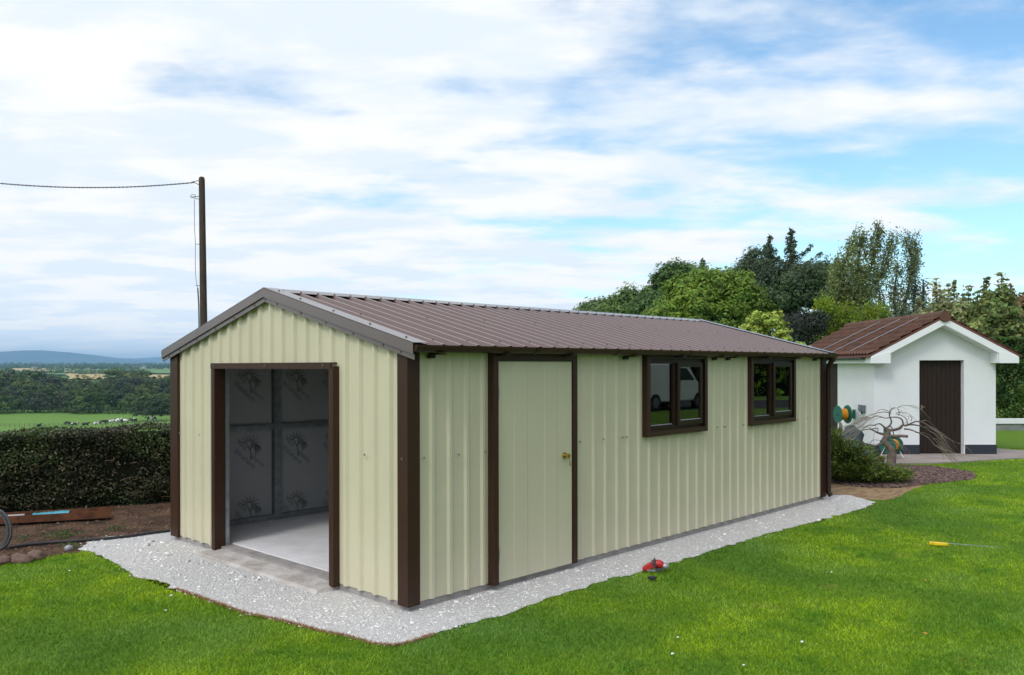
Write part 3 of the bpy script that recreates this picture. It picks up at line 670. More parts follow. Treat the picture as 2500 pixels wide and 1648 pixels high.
for y, st in ((.02, 2), (.95, 4)):
    for k in range(1, 40, st):
        x = .085+.1845*k
        if x < LN: screw((x, y, roofz(y)+.0), nr, scr_b)
for y in (.05, .5, 1.0, 1.5, 1.85): screw((.03, y, roofz(y)+.007), nr, scr_b)

# ------------------------------------------------------------------ leaves / trees
def leafmat(name, c, is_=0.35, transl=0.25, rough=0.5, c2=None, vs=0.5):
    return mat(name, c, rough, 0.3, island=is_, transl=transl, col2=c2, vscale=vs, lo=.4, hi=.6, detail=2)
def quads(C, size, r, flat=0.0, asp=0.55, nrm=None):
    n = len(C); a = r.normal(0, 1, (n, 3)); a[:, 2] *= (1-flat); a /= np.linalg.norm(a, axis=1)[:, None]+1e-9
    b = r.normal(0, 1, (n, 3)); b -= (b*a).sum(1)[:, None]*a; b[:, 2] *= (1-flat); b /= np.linalg.norm(b, axis=1)[:, None]+1e-9
    if nrm is not None:
        a -= (a*nrm).sum(1)[:, None]*nrm; a /= np.linalg.norm(a, axis=1)[:, None]+1e-9; b = np.cross(nrm, a)
    s = (size*(0.6+0.8*r.random(n)))[:, None] if np.ndim(size) else size*(0.6+0.8*r.random(n))[:, None]
    a = a*s*.5; b = b*s*.5*asp
    V = np.stack([C-a, C-b*1.0+a*.1, C+a, C+b*1.0+a*.1], 1)
    return V.reshape(-1, 3), np.arange(4*n).reshape(-1, 4)
LASTDIR = None
def clumps_in(envs, n, r, shell=0.75):
    """n blob centres spread near the surface of several ellipsoid envelopes [(cx,cy,cz,rx,ry,rz,weight)]"""
    w = np.array([e[6] if len(e) > 6 else e[3]*e[5] for e in envs], float); w /= w.sum(); k = r.choice(len(envs), n, p=w)
    E = np.array([e[:6] for e in envs]); d = r.normal(0, 1, (n, 3)); d /= np.linalg.norm(d, axis=1)[:, None]; d[:, 2] = np.where(d[:, 2] < -.5, -d[:, 2], d[:, 2])
    rad = shell+(1-shell)*r.random(n); rad = rad*np.array([1+.50*mnoise.noise(Vector((q[0]*2.3+i_*5, q[1]*2.3, q[2]*2.3+n))) for q, i_ in zip(d, k)]); rad = np.where(r.random(n) < .25, rad*r.random(n)**.5, rad)
    global LASTDIR
    LASTDIR = d
    return E[k, :3]+d*E[k, 3:6]*rad[:, None]
def leafcloud(centres, nper, rb, leaf, r, flat=0.0, squash=0.75, asp=0.55):
    n = len(centres); N = n*nper; d = r.normal(0, 1, (N, 3)); d /= np.linalg.norm(d, axis=1)[:, None]
    rad = (0.55+0.5*r.random(N)); R = np.repeat(rb*(0.45+1.1*r.random(n)), nper)
    env = np.repeat(LASTDIR, nper, 0) if LASTDIR is not None and len(LASTDIR) == n else 0*d
    P = np.repeat(centres, nper, 0) + d*(rad*R)[:, None]*np.array([1, 1, squash])
    N_ = d*.7+env*.75+np.array([0, 0, .35])+r.normal(0, .38, d.shape); N_ /= np.linalg.norm(N_, axis=1)[:, None]
    return quads(P, leaf, r, 0, asp, N_)
def trunkmesh(h, r0, seed=0, limbs=6, spread=1.0, top=0.7):
    rd = random.Random(seed); mb = MB(); pts = []; x = y = 0
    for k in range(8):
        pts.append((x, y, h*top*k/7)); x += rd.uniform(-.03, .03)*h*.3; y += rd.uniform(-.03, .03)*h*.3
    mb.tube(pts, [r0*(1.25 if k == 0 else 1-.1*k) for k in range(8)], 8)
    for k in range(limbs):
        p = Vector(pts[3+k % 5]); a = rd.uniform(0, 6.28); L = h*rd.uniform(.2, .35)*spread; q = [p]
        for j in range(4): q.append(q[-1]+Vector((math.cos(a)*L/4, math.sin(a)*L/4, L/4*rd.uniform(.5, 1.1))))
        mb.tube(q, [r0*.4, r0*.3, r0*.22, r0*.14, r0*.06], 6)
    return mb.mesh('trunk')
m_bark = mat('bark', (0.075, 0.06, 0.045), 0.9, 0.1, vary=0.4, vscale=4, bump=0.5, bscale=8, bdist=.03)
m_barkw = mat('reddish_bark', (0.16, 0.085, 0.06), 0.9, 0.1, vary=0.4, vscale=4)
def tree(name, loc, crownVF, cm, trunk, tm, label, cat='tree', group=None, rz=0.0):
    t = empty(name, tuple(loc), rz); tag(t, label, cat, group)
    if trunk is not None: link('trunk', trunk, tm, t)
    if not isinstance(crownVF, bpy.types.Mesh): crownVF = npmesh('crown', *crownVF)
    link('crown', crownVF, cm, t); return t
ROT = YAW-math.pi/2                                     # local x = camera right, local y = away from camera
def ground_z(p): return float(terr(p[0], p[1]))

# hedge beside the soil strip
def hedge(name, A, B, th, ztop0, ztop1, zb, nleaf, leaf, cm, label, wob=.06, twigs=0, cat='hedge'):
    A = np.array(A, float); B = np.array(B, float); L = np.linalg.norm(B-A); dx = (B-A)/L; nn = np.array([-dx[1], dx[0]])
    if np.dot(nn, CAM[:2]-A) > 0: nn = -nn               # nn points away from the camera
    r = np.random.default_rng(int(L*10))
    h = empty(name, (A[0], A[1], zb), math.atan2(dx[1], dx[0])); tag(h, label, cat)
    sgn = 1 if np.dot(np.array([-dx[1], dx[0]]), nn) > 0 else -1
    H0 = ztop0-zb; H1 = ztop1-zb
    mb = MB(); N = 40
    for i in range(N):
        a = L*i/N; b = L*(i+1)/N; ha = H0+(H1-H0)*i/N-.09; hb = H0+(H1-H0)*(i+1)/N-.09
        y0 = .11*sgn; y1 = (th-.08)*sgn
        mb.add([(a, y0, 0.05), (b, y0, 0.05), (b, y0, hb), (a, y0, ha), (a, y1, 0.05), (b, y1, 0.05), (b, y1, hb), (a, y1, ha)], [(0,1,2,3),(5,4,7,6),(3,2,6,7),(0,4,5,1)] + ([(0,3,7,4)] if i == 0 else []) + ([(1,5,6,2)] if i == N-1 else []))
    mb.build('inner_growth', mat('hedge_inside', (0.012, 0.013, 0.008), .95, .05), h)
    nf = int(nleaf*.66); x = r.random(nf)*L; hh = H0+(H1-H0)*x/L; z = r.random(nf)**.95*hh
    wobv = np.array([mnoise.noise(Vector((a*1.3, b*2.2, 3.0))) for a, b in zip(x, z)])
    y = (.05-wob*wobv*1.6+r.normal(0, .035, nf)+np.where(z < .18, .10*(1-z/.18), 0))*sgn
    keep = r.random(nf) < np.clip(.75+1.2*wobv, .15, 1); P1 = np.stack([x, y, z], 1)[keep]
    nt_ = nleaf-nf; x = r.random(nt_)*L; hh = H0+(H1-H0)*x/L; yy = r.random(nt_)*th
    wv = np.array([mnoise.noise(Vector((a*1.8, b*2.0, 7.0))) for a, b in zip(x, yy)])
    P2 = np.stack([x, yy*sgn, hh-.035+wv*.05+np.abs(r.normal(0, .022, nt_))], 1)
    V, F = quads(np.concatenate([P1, P2]), leaf, r, 0.0, .6)
    link('foliage', npmesh('foliage', V, F), cm, h)
    if twigs:
        mb = MB()
        for k in range(twigs*2):
            x0 = r.random()*L; z0 = .05+r.random()*.75*H0; p = [(x0, .02*sgn, z0)]
            a = r.uniform(-.9, .9)
            for j in range(4): p.append((p[-1][0]+r.uniform(.005, .022)*a*2.0+r.normal(0, .008), p[-1][1]-.008*sgn*r.random(), p[-1][2]+r.uniform(-.012, .022)))
            mb.tube(p, .0026, 4, False)
        tag(mb.build('bare_twigs', mat('twig', (0.24, 0.17, 0.11), .8), h), kind='stuff')
    return h
Aw = HA+HD*(-3.6)-HN*0.12; Bw = HA+HD*7.6-HN*0.12
m_hedge = leafmat('hedge_leaves', (0.072, 0.108, 0.036), .75, .15, .34, (0.055, 0.058, 0.028), 1.2)
hedge('clipped_hedge', Aw, Bw, .95, .93, 1.0, -.06, 120000, .034, m_hedge, 'dark clipped garden hedge left of the shed above bare soil', .07, 420)

# ---- right-hand trees (placed by bearing and distance)
def env_px(px, py, rx, rz, d, d0, base, dd=0.0, ry=None):
    """ellipsoid given by its centre bearing in photo pixels -> local crown coordinates of a tree standing at bearing d0"""
    k = d/FPX; return ((px-1250)*k-(d0[0]-1250)*d0[1]/FPX, d-d0[1]+dd, zat(py, d)-base, rx*k, (ry if ry else rx*.8)*k, rz*k)
def broad(label, px0, d, blobs, col, n, nper, rb, leaf, seed, col2=None, name='broadleaf_tree', trunk_r=.3, cat='tree', group=None, flat=0.0, asp=.55, shell=.75, is_=.35, transl=.35, limbs=7):
    r = np.random.default_rng(seed); p = at(px0, d); base = ground_z(p); p[2] = base-.05
    envs = [env_px(bx, by, rx, rz, d, (px0, d), p[2]) for bx, by, rx, rz in blobs]
    C = clumps_in(envs, n, r, shell); V, F = leafcloud(C, nper, rb, leaf, r, flat, .75, asp)
    top = max(e[2]+e[5] for e in envs)
    return tree(name, p, (V, F), leafmat('leaf_'+str(seed), col, is_, transl, .5, col2, .35), trunkmesh(top, trunk_r, seed, limbs, .5, .6), m_bark, label, cat, group, ROT)
GB = 'trees behind the shed and white outbuilding'
broad('low green tree showing farthest left above the shed roof', 1455, 78, [(1455, 770, 34, 20), (1490, 764, 28, 24), (1430,795,36,26)], (0.13, 0.20, 0.065), 150, 90, .9, .34, 11, group=GB)
broad('mid green tree just left of the tall dark domed one', 1560, 66, [(1545, 765, 60, 48), (1590, 745, 36, 38), (1510, 775, 36, 34), (1560,850,80,70)], (0.13, 0.22, 0.045), 260, 100, .75, .28, 12, (0.09, 0.16, 0.04), group=GB)
broad('dark green domed broadleaf tree with knobbly top', 1650, 58, [(1645, 708, 46, 55), (1680, 700, 40, 45), (1620, 745, 40, 45), (1655, 680, 24, 32), (1600, 800, 70, 60)], (0.10, 0.19, 0.05), 300, 110, .55, .24, 13, (0.07, 0.14, 0.035), group=GB)
broad('broad bright green ash tree directly above the shed ridge', 1735, 46, [(1700, 745, 80, 70), (1790, 745, 70, 72), (1745, 705, 62, 42), (1640, 790, 70, 55), (1830, 795, 50, 60), (1730, 800, 110, 80), (1730,900,120,60)], (0.18, 0.29, 0.03), 560, 120, .46, .20, 14, (0.12, 0.21, 0.03), group=GB)
# conifers
def conifer(label, px0, d, ytop, ybase, wid, seed, col, tiers=26, droop=.35, asym=(1, 1), nleaf=26, leaf=.16, name='spruce_tree', core=.12, group=GB, sp=1.0, tr=.14, width=None, extra=()):
    r = np.random.default_rng(seed); rd = random.Random(seed); p = at(px0, d); base = ground_z(p); p[2] = base-.05
    k = d/FPX; H = zat(ytop, d)-p[2]; zb = zat(ybase, d)-p[2]; Wd = wid*k
    C = []; mb = MB(); mb.tube([(0, 0, 0), (0, 0, H*.5), (0, 0, H*.97)], [tr*1.6, tr, .02], 7)
    for i in range(tiers):
        f = (i+.5)/tiers; z = H-.1-(H-zb)*f
        nb = 5 if f > .12 else 3
        for j in range(nb):
            a = rd.uniform(0, 6.28); ca, sa = math.cos(a), math.sin(a)
            wf = width(f) if width else f**.8
            L = Wd*wf*rd.choice((.5, .75, 1.0, 1.3))*rd.uniform(.8, 1.1)*(asym[1] if ca > 0 else asym[0]); L = max(L, (.22+.5*f)*rd.uniform(.5, 1.4))
            q = []
            for s in range(6):
                t = s/5; q.append(Vector((ca*L*t, sa*L*t, z+L*(.28*math.sin(t*2.6)*sp-droop*t*t))))
            mb.tube(q, [.05, .04, .03, .02, .015, .01], 4, False)
            m = max(4, int(nleaf*L/(Wd+.01)+4))
            for s in range(m*3):
                t = rd.random()**.75; i0 = min(4, int(t*5)); pp = q[i0].lerp(q[i0+1], t*5-i0); w = .28*(1.05-t)*min(L, 1.6)+.06
                C.append((pp.x+rd.gauss(0, w*.55), pp.y+rd.gauss(0, w*.55), pp.z-abs(rd.gauss(0, .16+.1*t))+.05))
    for ys, tx, ty in extra:
        a0 = Vector((0, 0, zat(ys, d)-p[2])); a1 = Vector(((tx-px0)*k, rd.uniform(-.5, .5), zat(ty, d)-p[2])); q = [a0.lerp(a1, t)+Vector((0, 0, -.25*math.sin(t*3.1))) for t in (0, .25, .5, .75, 1)]
        mb.tube(q, [.05, .04, .03, .02, .01], 4, False)
        for s in range(int(9*(a1-a0).length)+3):
            t = rd.random()**.8; i0 = min(3, int(t*4)); pp = q[i0].lerp(q[i0+1], t*4-i0); hl = rd.uniform(.15, .75)*(1.1-.8*t)
            for g_ in range(15): e_ = rd.random(); C.append((pp.x+rd.gauss(0, .06), pp.y+rd.gauss(0, .09), pp.z-hl*e_+.05))
    for s in range(int(110*core*H)):
        f = rd.uniform(0, 1); C.append((rd.gauss(0, .03+.12*f), rd.gauss(0, .03+.12*f), H*(1-.5*f)))
    V, F = quads(np.array(C), leaf, r, 0.0, .45)
    t = empty(name, tuple(p), ROT); tag(t, label, 'tree', group)
    mb.build('trunk', m_barkw if seed % 2 else m_bark, t); link('crown', npmesh('crown', V, F), leafmat('needles_'+str(seed), col, .4, .08, .6), t); return t
cw = (0.065, 0.105, 0.055)
conifer('small spruce tip poking up behind the bright ash tree', 1716, 72, 634, 760, 60, 21, cw, 18, leaf=.24, nleaf=30)
conifer('tall narrow spruce top right of the dark bushy fir', 1877, 60, 575, 760, 60, 22, cw, 24, .3, leaf=.18, nleaf=36, extra=[(650, 1905, 628), (640, 1852, 632), (665, 1902, 650)])
conifer('tallest spruce with long drooping branches reaching right', 1930, 56, 560, 790, 105, 23, cw, 26, .25, (.6, .8), 46, .17, width=lambda f: .05+.62*f, extra=[(632, 1990, 596), (655, 2012, 617), (668, 1985, 650), (690, 2025, 655), (640, 1905, 628), (700, 2060, 668)])
conifer('small blue spruce tip between the dark pine and the birch', 2045, 66, 630, 760, 60, 25, (0.06, 0.11, 0.13), 16, .2, leaf=.22, nleaf=34)
def pine(label, px0, d, blobs, col, seed, n, nper, rb, leaf, flat=.3, name='pine_tree', group=GB, shell=.6, tr=.32):
    return broad(label, px0, d, blobs, col, n, nper, rb, leaf, seed, tuple(c*.55 for c in col), name, tr, 'tree', group, flat, .4, shell, .4, .08, 10)
pine('bushy dark fir between the ash and the spruces', 1840, 57, [(1840, 665, 42, 34), (1842, 628, 22, 28), (1850, 720, 56, 50), (1890, 690, 24, 40), (1880, 760, 55, 60), (1805, 668, 22, 10)], (0.065, 0.105, 0.05), 31, 300, 110, .50, .19)
pine('wide dark pine below the tallest spruce', 1945, 50, [(1950, 690, 75, 38), (2000, 680, 52, 34), (1925, 735, 62, 45), (1985, 735, 55, 32), (1930, 790, 50, 26), (1900, 720, 40, 50)], (0.055, 0.10, 0.035), 32, 360, 120, .48, .19)
pine('squat very dark evergreen beside the outbuilding roof', 1975, 34, [(1960, 805, 50, 36), (1990, 800, 24, 34), (1930, 850, 60, 45)], (0.022, 0.036, 0.018), 33, 130, 110, .38, .12, 0, 'evergreen_shrub', shell=.4)
# feathery upright trees
def plume(label, px0, d, limbs, col, seed, leaf=.14, dens=90, name='birch_tree', spread=.5, group=GB, fill=None):
    """limbs: polylines in photo pixels (x, y, half-width px)"""
    r = np.random.default_rng(seed); rd = random.Random(seed); p = at(px0, d); p[2] = ground_z(p)-.05; k = d/FPX; mb = MB(); C = []
    for li, lm in enumerate(limbs):
        off = rd.uniform(-spread, spread)
        Q = [Vector(((x-px0)*k, off*min(1, i/2), zat(y, d)-p[2])) for i, (x, y, w) in enumerate(lm)]
        mb.tube([Vector((0, 0, 0))]+Q if li == 0 else Q, [.14]+[max(.02, .08*(1-i/len(Q))) for i in range(len(Q))] if li == 0 else [max(.015, .07*(1-i/len(Q))) for i in range(len(Q))], 6)
        for i in range(len(Q)-1):
            L = (Q[i+1]-Q[i]).length; w0, w1 = lm[i][2]*k, lm[i+1][2]*k; nn = int(L*dens*(1+(w0+w1)*1.2))
            # small sub-twigs hold the leaves so that gaps stay open
            m = max(2, nn//12)
            for j in range(m):
                t = rd.random(); b = Q[i].lerp(Q[i+1], t); w = w0+(w1-w0)*t; a = rd.uniform(0, 6.28); rr = w*math.sqrt(rd.random())
                c = b+Vector((math.cos(a)*rr, math.sin(a)*rr*.8, rd.gauss(0, .12)))
                for q in range(12): C.append((c.x+rd.gauss(0, .10), c.y+rd.gauss(0, .10), c.z+rd.gauss(0, .17)))
    V, F = quads(np.array(C), leaf, r, 0.0, .5)
    t = empty(name, tuple(p), ROT); tag(t, label, 'tree', group); mb.build('trunk', m_bark, t)
    link('crown', npmesh('crown', V, F), leafmat('leaf_p'+str(seed), col, .45, .5, .5, tuple(c*.6 for c in col), .5), t); return t
plume('tall feathery olive-green tree with several upright plumes', 2090, 42,
      [[(2085, 800, 60), (2085, 720, 45), (2125, 660, 18), (2135, 600, 15), (2145, 550, 10)], [(2070, 790, 60), (2060, 720, 42), (2050, 660, 30), (2065, 615, 16), (2080, 585, 6)],
       [(2110, 780, 45), (2120, 720, 22), (2150, 680, 18), (2165, 640, 16), (2180, 590, 14), (2183, 580, 8)], [(2085, 740, 30), (2095, 660, 26), (2105, 600, 16), (2110, 568, 8)], [(2060, 760, 40), (2050, 700, 30), (2062, 640, 20)]],
      (0.27, 0.34, 0.13), 41, .13, 340)
plume('slim grey-green tree with twin columns right of the olive one', 2205, 40,
      [[(2190, 800, 22), (2185, 740, 20), (2190, 690, 18), (2195, 650, 10)], [(2200, 790, 20), (2220, 700, 15), (2228, 640, 18), (2212, 595, 14), (2208, 582, 8)], [(2222, 690, 15), (2236, 640, 12), (2238, 590, 7)], [(2160,800,30),(2155, 750, 12), (2153, 700, 6)]],
      (0.25, 0.31, 0.17), 42, .12, 320)
plume('yellow-green bushy tree rising behind the tiled roof', 2030, 36, [[(2020, 850, 50), (2020, 800, 45), (2010, 750, 25), (2000, 745, 10)], [(2060, 840, 55), (2060, 790, 45), (2070, 760, 30)], [(2120,830,50),(2130, 790, 40), (2130, 760, 20)]],
      (0.23, 0.33, 0.03), 43, .13, 620)
plume('thin blue-green sapling left of the layered shrubs', 2255, 38, [[(2255, 790, 14), (2252, 740, 10), (2252, 688, 6)], [(2232,790,16),(2230, 740, 9), (2235, 690, 4)]], (0.12, 0.18, 0.13), 44, .11, 340)
# layered sycamore-like shrubs behind the outbuilding
def lshrub(label, px0, d, shoots, blobs, col, seed, n):
    r = np.random.default_rng(seed); rd = random.Random(seed); p = at(px0, d); p[2] = ground_z(p)-.05; k = d/FPX; C = []; mb = MB()
    envs = [env_px(bx, by, rx, rz, d, (px0, d), p[2]) for bx, by, rx, rz in blobs]
    V1, F1 = leafcloud(clumps_in(envs, n, r, .7), 60, .30, .17, r, 0, .7, .6)
    for x, y0, y1, w in shoots:
        z0 = zat(y0, d)-p[2]; z1 = zat(y1, d)-p[2]; X = (x-px0)*k; yo = rd.uniform(-.5, .5); mb.tube([(X*.6, yo*.6, 0), (X, yo, z1*.6), (X, yo, z0)], [.06, .04, .012], 5); z = z0; s_ = 0
        while z > z1:
            f = (z0-z)/(z0-z1); ww = w*k*(.35+.8*f)
            for q in range(int(10+26*f)): C.append((X+rd.gauss(0, ww*.55), yo+rd.gauss(0, ww*.5), z+rd.gauss(0, .035)))
            z -= .17*rd.uniform(.8, 1.2)
    V2, F2 = quads(np.array(C), .19, r, .45, .6)
    t = empty('leafy_shrub', tuple(p), ROT); tag(t, label, 'shrub', GB); mb.build('stem', m_bark, t)
    link('crown', npmesh('crown', np.concatenate([V1, V2]), np.concatenate([F1, F2+len(V1)])), leafmat('leaf_l'+str(seed), col, .55, .5, .45, tuple(c*.6 for c in col), .9), t)
lshrub('pale leafed shrub with layered shoots left of the roof peak', 2300, 34, [(2278, 686, 790, 16), (2298, 718, 800, 22), (2324, 700, 800, 17), (2258, 735, 800, 20), (2340, 735, 800, 18)], [(2300, 785, 52, 38), (2270, 800, 36, 40), (2330, 790, 30, 40), (2300, 860, 60, 60)], (0.42, 0.46, 0.22), 51, 120)
lshrub('leafy shrub with two tall shoots right of the roof peak', 2365, 33, [(2345, 690, 800, 15), (2372, 702, 800, 20), (2392, 728, 810, 22), (2356, 735, 800, 22)], [(2360, 790, 48, 42), (2385, 800, 46, 50), (2370, 880, 60, 60)], (0.38, 0.43, 0.19), 52, 130)
lshrub('tallest leafy shrub behind the right eave', 2430, 32, [(2413, 684, 800, 20), (2438, 676, 800, 22), (2460, 700, 800, 18), (2400, 715, 800, 18)], [(2430, 770, 56, 58), (2450, 850, 60, 80), (2400, 850, 60, 70)], (0.25, 0.33, 0.10), 53, 210)
lshrub('bronze tinged leafy shrub at the right edge', 2500, 33, [(2482, 700, 800, 18), (2508, 712, 800, 26), (2535, 720, 800, 28)], [(2495, 790, 44, 60), (2530, 790, 44, 60), (2500, 880, 60, 80)], (0.34, 0.25, 0.10), 54, 170)
# small yellow-green maple behind the shed end
def maple():
    r = np.random.default_rng(61); p = at(1865, 16.0); p[2] = -.06; d0 = (1865, 16.0)
    envs = [env_px(x, y, rx, rz, 16.0, d0, p[2]) for x, y, rx, rz in [(1870, 800, 42, 38), (1890, 790, 26, 26), (1835, 815, 26, 24), (1905, 780, 14, 14), (1900, 830, 36, 22), (1850, 850, 50, 40), (1860, 925, 60, 60), (1940, 850, 22, 10)]]
    C = clumps_in(envs, 170, r, .7); V, F = leafcloud(C, 34, .085, .075, r, .35, .6, .6)
    tree('young_maple', p, (V, F), leafmat('maple_leaves', (0.42, 0.52, 0.09), .4, .35, .45, (0.26, 0.36, 0.06), 2.0), trunkmesh(2.2, .05, 5, 6), m_bark, 'small yellow-green maple peeping over the far end of the shed roof', 'tree', None, ROT)
maple()
# dark tall hedge at the right edge
hr = hedge('tall_hedge', CF(13.2, 25.6)[:2], CF(20.0, 25.2)[:2], 1.6, 2.6, 2.6, -.06, 60000, .11, leafmat('conifer_hedge_leaves', (0.08, 0.16, 0.03), .5, .15, .6, (0.04, 0.09, 0.02), .8), 'tall dark green hedge behind the low white wall at right', .12)
# low white wall
m_white = mat('white_masonry_paint', (0.74, 0.75, 0.77), .8, .25, vary=.04, vscale=2.5, bump=.35, bscale=60, bdist=.006)
lw = empty('low_garden_wall', tuple(CF(13.2, 24.0, -.06)), ROT); tag(lw, 'low grey garden wall with a white coping right of the outbuilding', 'wall')
mb = MB(); mb.box(-1.5, 6.5, 0, .22, -.1, .20); mb.build('wall_face', mat('grey_render', (0.24, 0.26, 0.24), .9, .2, vary=.3, vscale=3), lw)
mb = MB(); mb.box(-1.52, 6.52, -.04, .26, .20, .33); mb.build('coping', m_white, lw)
def tuft(name, p, n, h, w, leaf, cm, label, cat='plant', seed=3):
    r = np.random.default_rng(seed); C = np.stack([r.normal(0, w, n), r.normal(0, w, n), np.abs(r.random(n))*h], 1)
    V, F = quads(C, leaf, r, 0, .6); o = link(name, npmesh(name, V, F), cm); o.location = tuple(p); return tag(o, label, cat)
tuft('flowering_plant', CF(13.75, 24.7, .2), 260, .42, .14, .07, leafmat('yellow_flowers', (0.38, 0.36, 0.08), .6, .2), 'yellow flowering plant above the low white coping', seed=4)

# ------------------------------------------------------------------ white outbuilding (local x right, y away)
ob = empty('outbuilding', tuple(CF(0, 0, 0)), ROT); tag(ob, 'small white rendered outbuilding with brown tiled roof and plain dark door', 'outbuilding')
UL, UR, D0, D1 = 7.456, 9.965, 17.47, 21.95; ZB = -.05; ZW = 1.90; APX = 8.766; sl2 = .776/1.489
def gable_z(u): return 1.98+sl2*((min(u, 2*APX-u))-7.277)
du0, du1, dz1 = 8.39, 9.31, 1.90
mb = MB()
# front wall with door hole, thickness .22
fr = [((UL, ZB), (du0, ZB), (du0, gable_z(du0)-.12), (UL, gable_z(UL)-.12)), ((du1, ZB), (UR, ZB), (UR, gable_z(UR)-.12), (du1, gable_z(du1)-.12))]
for q in fr: mb.prism(q, D0, D0+.2, lambda p, t: (p[0], t, p[1]))
mb.prism([(du0, dz1), (du1, dz1), (du1, gable_z(du1)-.12), (APX, gable_z(APX)-.12), (du0, gable_z(du0)-.12)], D0, D0+.2, lambda p, t: (p[0], t, p[1]))
mb.box(UL, UL+.2, D0+.2, 19.42, ZB, ZW+.05); mb.box(UL, UL+.2, 20.3, D1, ZB, ZW+.05); mb.box(UL, UL+.2, 19.42, 20.3, 1.88, ZW+.05)
mb.box(UR-.2, UR, D0+.2, D1, ZB, ZW+.05); mb.box(UL+.2, UR-.2, D1-.2, D1, ZB, ZW+.4)
mb.build('wall', m_white, ob)
m_plinth = mat('dark_grey_plinth_paint', (0.030, 0.034, 0.045), .7, .3)
mb = MB(); mb.box(UL-.012, du0, D0-.012, D0+.1, ZB, .158); mb.box(du1+.02, UR+.012, D0-.012, D0+.1, ZB, .158); mb.box(UL-.012, UL+.05, D0+.1, 19.4, ZB, .158); mb.build('plinth', m_plinth, ob)
m_wood = mat('dark_stained_boards', (0.030, 0.017, 0.012), .6, .25, col2=(0.014, 0.008, 0.006), vscale=14, stretch=(8, 8, .6), lo=.3, hi=.7)
mb = MB(); nb = 9; wv = (du1-du0-.08)/nb
for i in range(nb): mb.box(du0+.04+i*wv+.003, du0+.04+(i+1)*wv-.003, D0+.115, D0+.14, ZB+.03, dz1-.04)
dd = mb.build('door', m_wood, ob)
mb = MB(); mb.box(du0+.085, du0+.115, D0+.105, D0+.114, .88, .97); mb.tube([(du0+.10, D0+.114, .93), (du0+.10, D0+.085, .93), (du0+.15, D0+.083, .93)], .008, 8); mb.build('handle', mat('dull_brass_handle', (.30, .25, .16), .4, metal=.7), dd)
mb = MB(); mb.box(du0+.002, du0+.04, D0+.12, D0+.18, ZB, dz1-.002); mb.box(du1-.04, du1-.002, D0+.12, D0+.18, ZB, dz1-.002); mb.box(du0+.04, du1-.04, D0+.12, D0+.18, dz1-.04, dz1-.002); mb.box(du0+.04, du1-.04, D0+.142, D0+.18, ZB, dz1-.04); mb.build('door_frame', m_wood, ob)
mb = MB(); mb.box(UL+.06, UL+.1, 19.43, 20.29, ZB+.03, 1.87); mb.build('side_door', m_wood, ob)
# fascia boards & soffit boxes
m_pvc = mat('white_upvc', (0.78, 0.79, 0.80), .35, .5)
yf = D0-.27
for sg in (-1, 1):
    X = lambda u: APX+sg*(u)
    mb = MB(); hw = 1.489; mb.prism([(X(0), 2.756), (X(hw), 1.98), (X(hw), 1.845), (X(.95*hw), 1.845+.03), (X(0), 2.62)], yf-.02, yf, lambda p, t: (p[0], t, p[1])); mb.build('bargeboard', m_pvc, ob)
    mb = MB(); mb.prism([(X(1.08), 2.10), (X(hw), 1.975), (X(hw), 1.84), (X(1.08), 1.84)], yf, D0-.002, lambda p, t: (p[0], t, p[1])); mb.build('soffit_box', m_pvc, ob)
    mb = MB(); mb.prism([(X(1.10), 2.08), (X(hw+.012), 1.96), (X(hw+.012), 1.838), (X(1.10), 1.838)], yf-.03, yf-.02, lambda p, t: (p[0], t, p[1])); mb.build('fascia_end', m_pvc, ob)
    mb = MB(); mb.prism([(X(0), 2.63), (X(1.08), 2.08), (X(1.08), 2.05), (X(0), 2.60)], yf, D0-.002, lambda p, t: (p[0], t, p[1])); mb.build('soffit', m_pvc, ob)
    mb = MB(); mb.box(X(hw-.03), X(hw), D0, D1+.1, 1.84, 1.97); mb.box(X(1.25), X(hw-.03), D0, D1+.1, 1.84, 1.85); mb.build('fascia', m_pvc, ob)
    mb = MB(); R = .055; o_ = [(R*math.cos(math.pi*(1+k/10)), R*math.sin(math.pi*(1+k/10))) for k in range(11)]; i_ = [(.9*a, .9*b) for a, b in o_[::-1]]
    mb.prism([(X(hw+.06)+a, 1.965+b) for a, b in o_+i_], D0-.02, D1+.1, lambda p, t: (p[0], t, p[1])); mb.build('gutter', mat('grey_gutter', (.07, .08, .09), .5), ob)
# tiled roof: rolls and courses as real geometry
m_tile = mat('concrete_roof_tile', (0.150, 0.072, 0.053), .9, .15, col2=(0.085, 0.054, 0.040), vscale=5, lo=.35, hi=.65, bump=.4, bscale=40)
def tiles(sg):
    V = []; F = []; ncourse = 7; hw = 1.489+.05; ya, yb = yf-.03, 22.1; wave = .15; ny = int((yb-ya)/wave*6); slope_len = math.hypot(hw, hw*sl2)
    ys = np.linspace(ya, yb, ny+1); prof = .028*np.clip(np.sin(ys/wave*2*np.pi)+.2, -.3, 1.2)
    nx_, nz_ = sl2/math.hypot(1, sl2), 1/math.hypot(1, sl2)
    rows = []
    for c in range(ncourse):
        for e, lift in ((0, .004), (1, .038)):
            f = (c+e)/ncourse; u = f*hw; z = 2.800-f*hw*sl2
            jit = 0.004*np.sin(ys*2.1+c)
            rows.append(np.stack([APX+sg*(u+nx_*(prof+lift)), ys, z+nz_*(prof+lift)+jit*.3], 1))
    R_ = len(rows); V = np.concatenate(rows); n = len(ys)
    F = [(i*n+k, (i+1)*n+k, (i+1)*n+k+1, i*n+k+1) for i in range(R_-1) for k in range(n-1)]
    me = npmesh('tiles', V, np.array(F)); return link('roof_tiles', me, m_tile, ob)
tiles(-1); tiles(1)
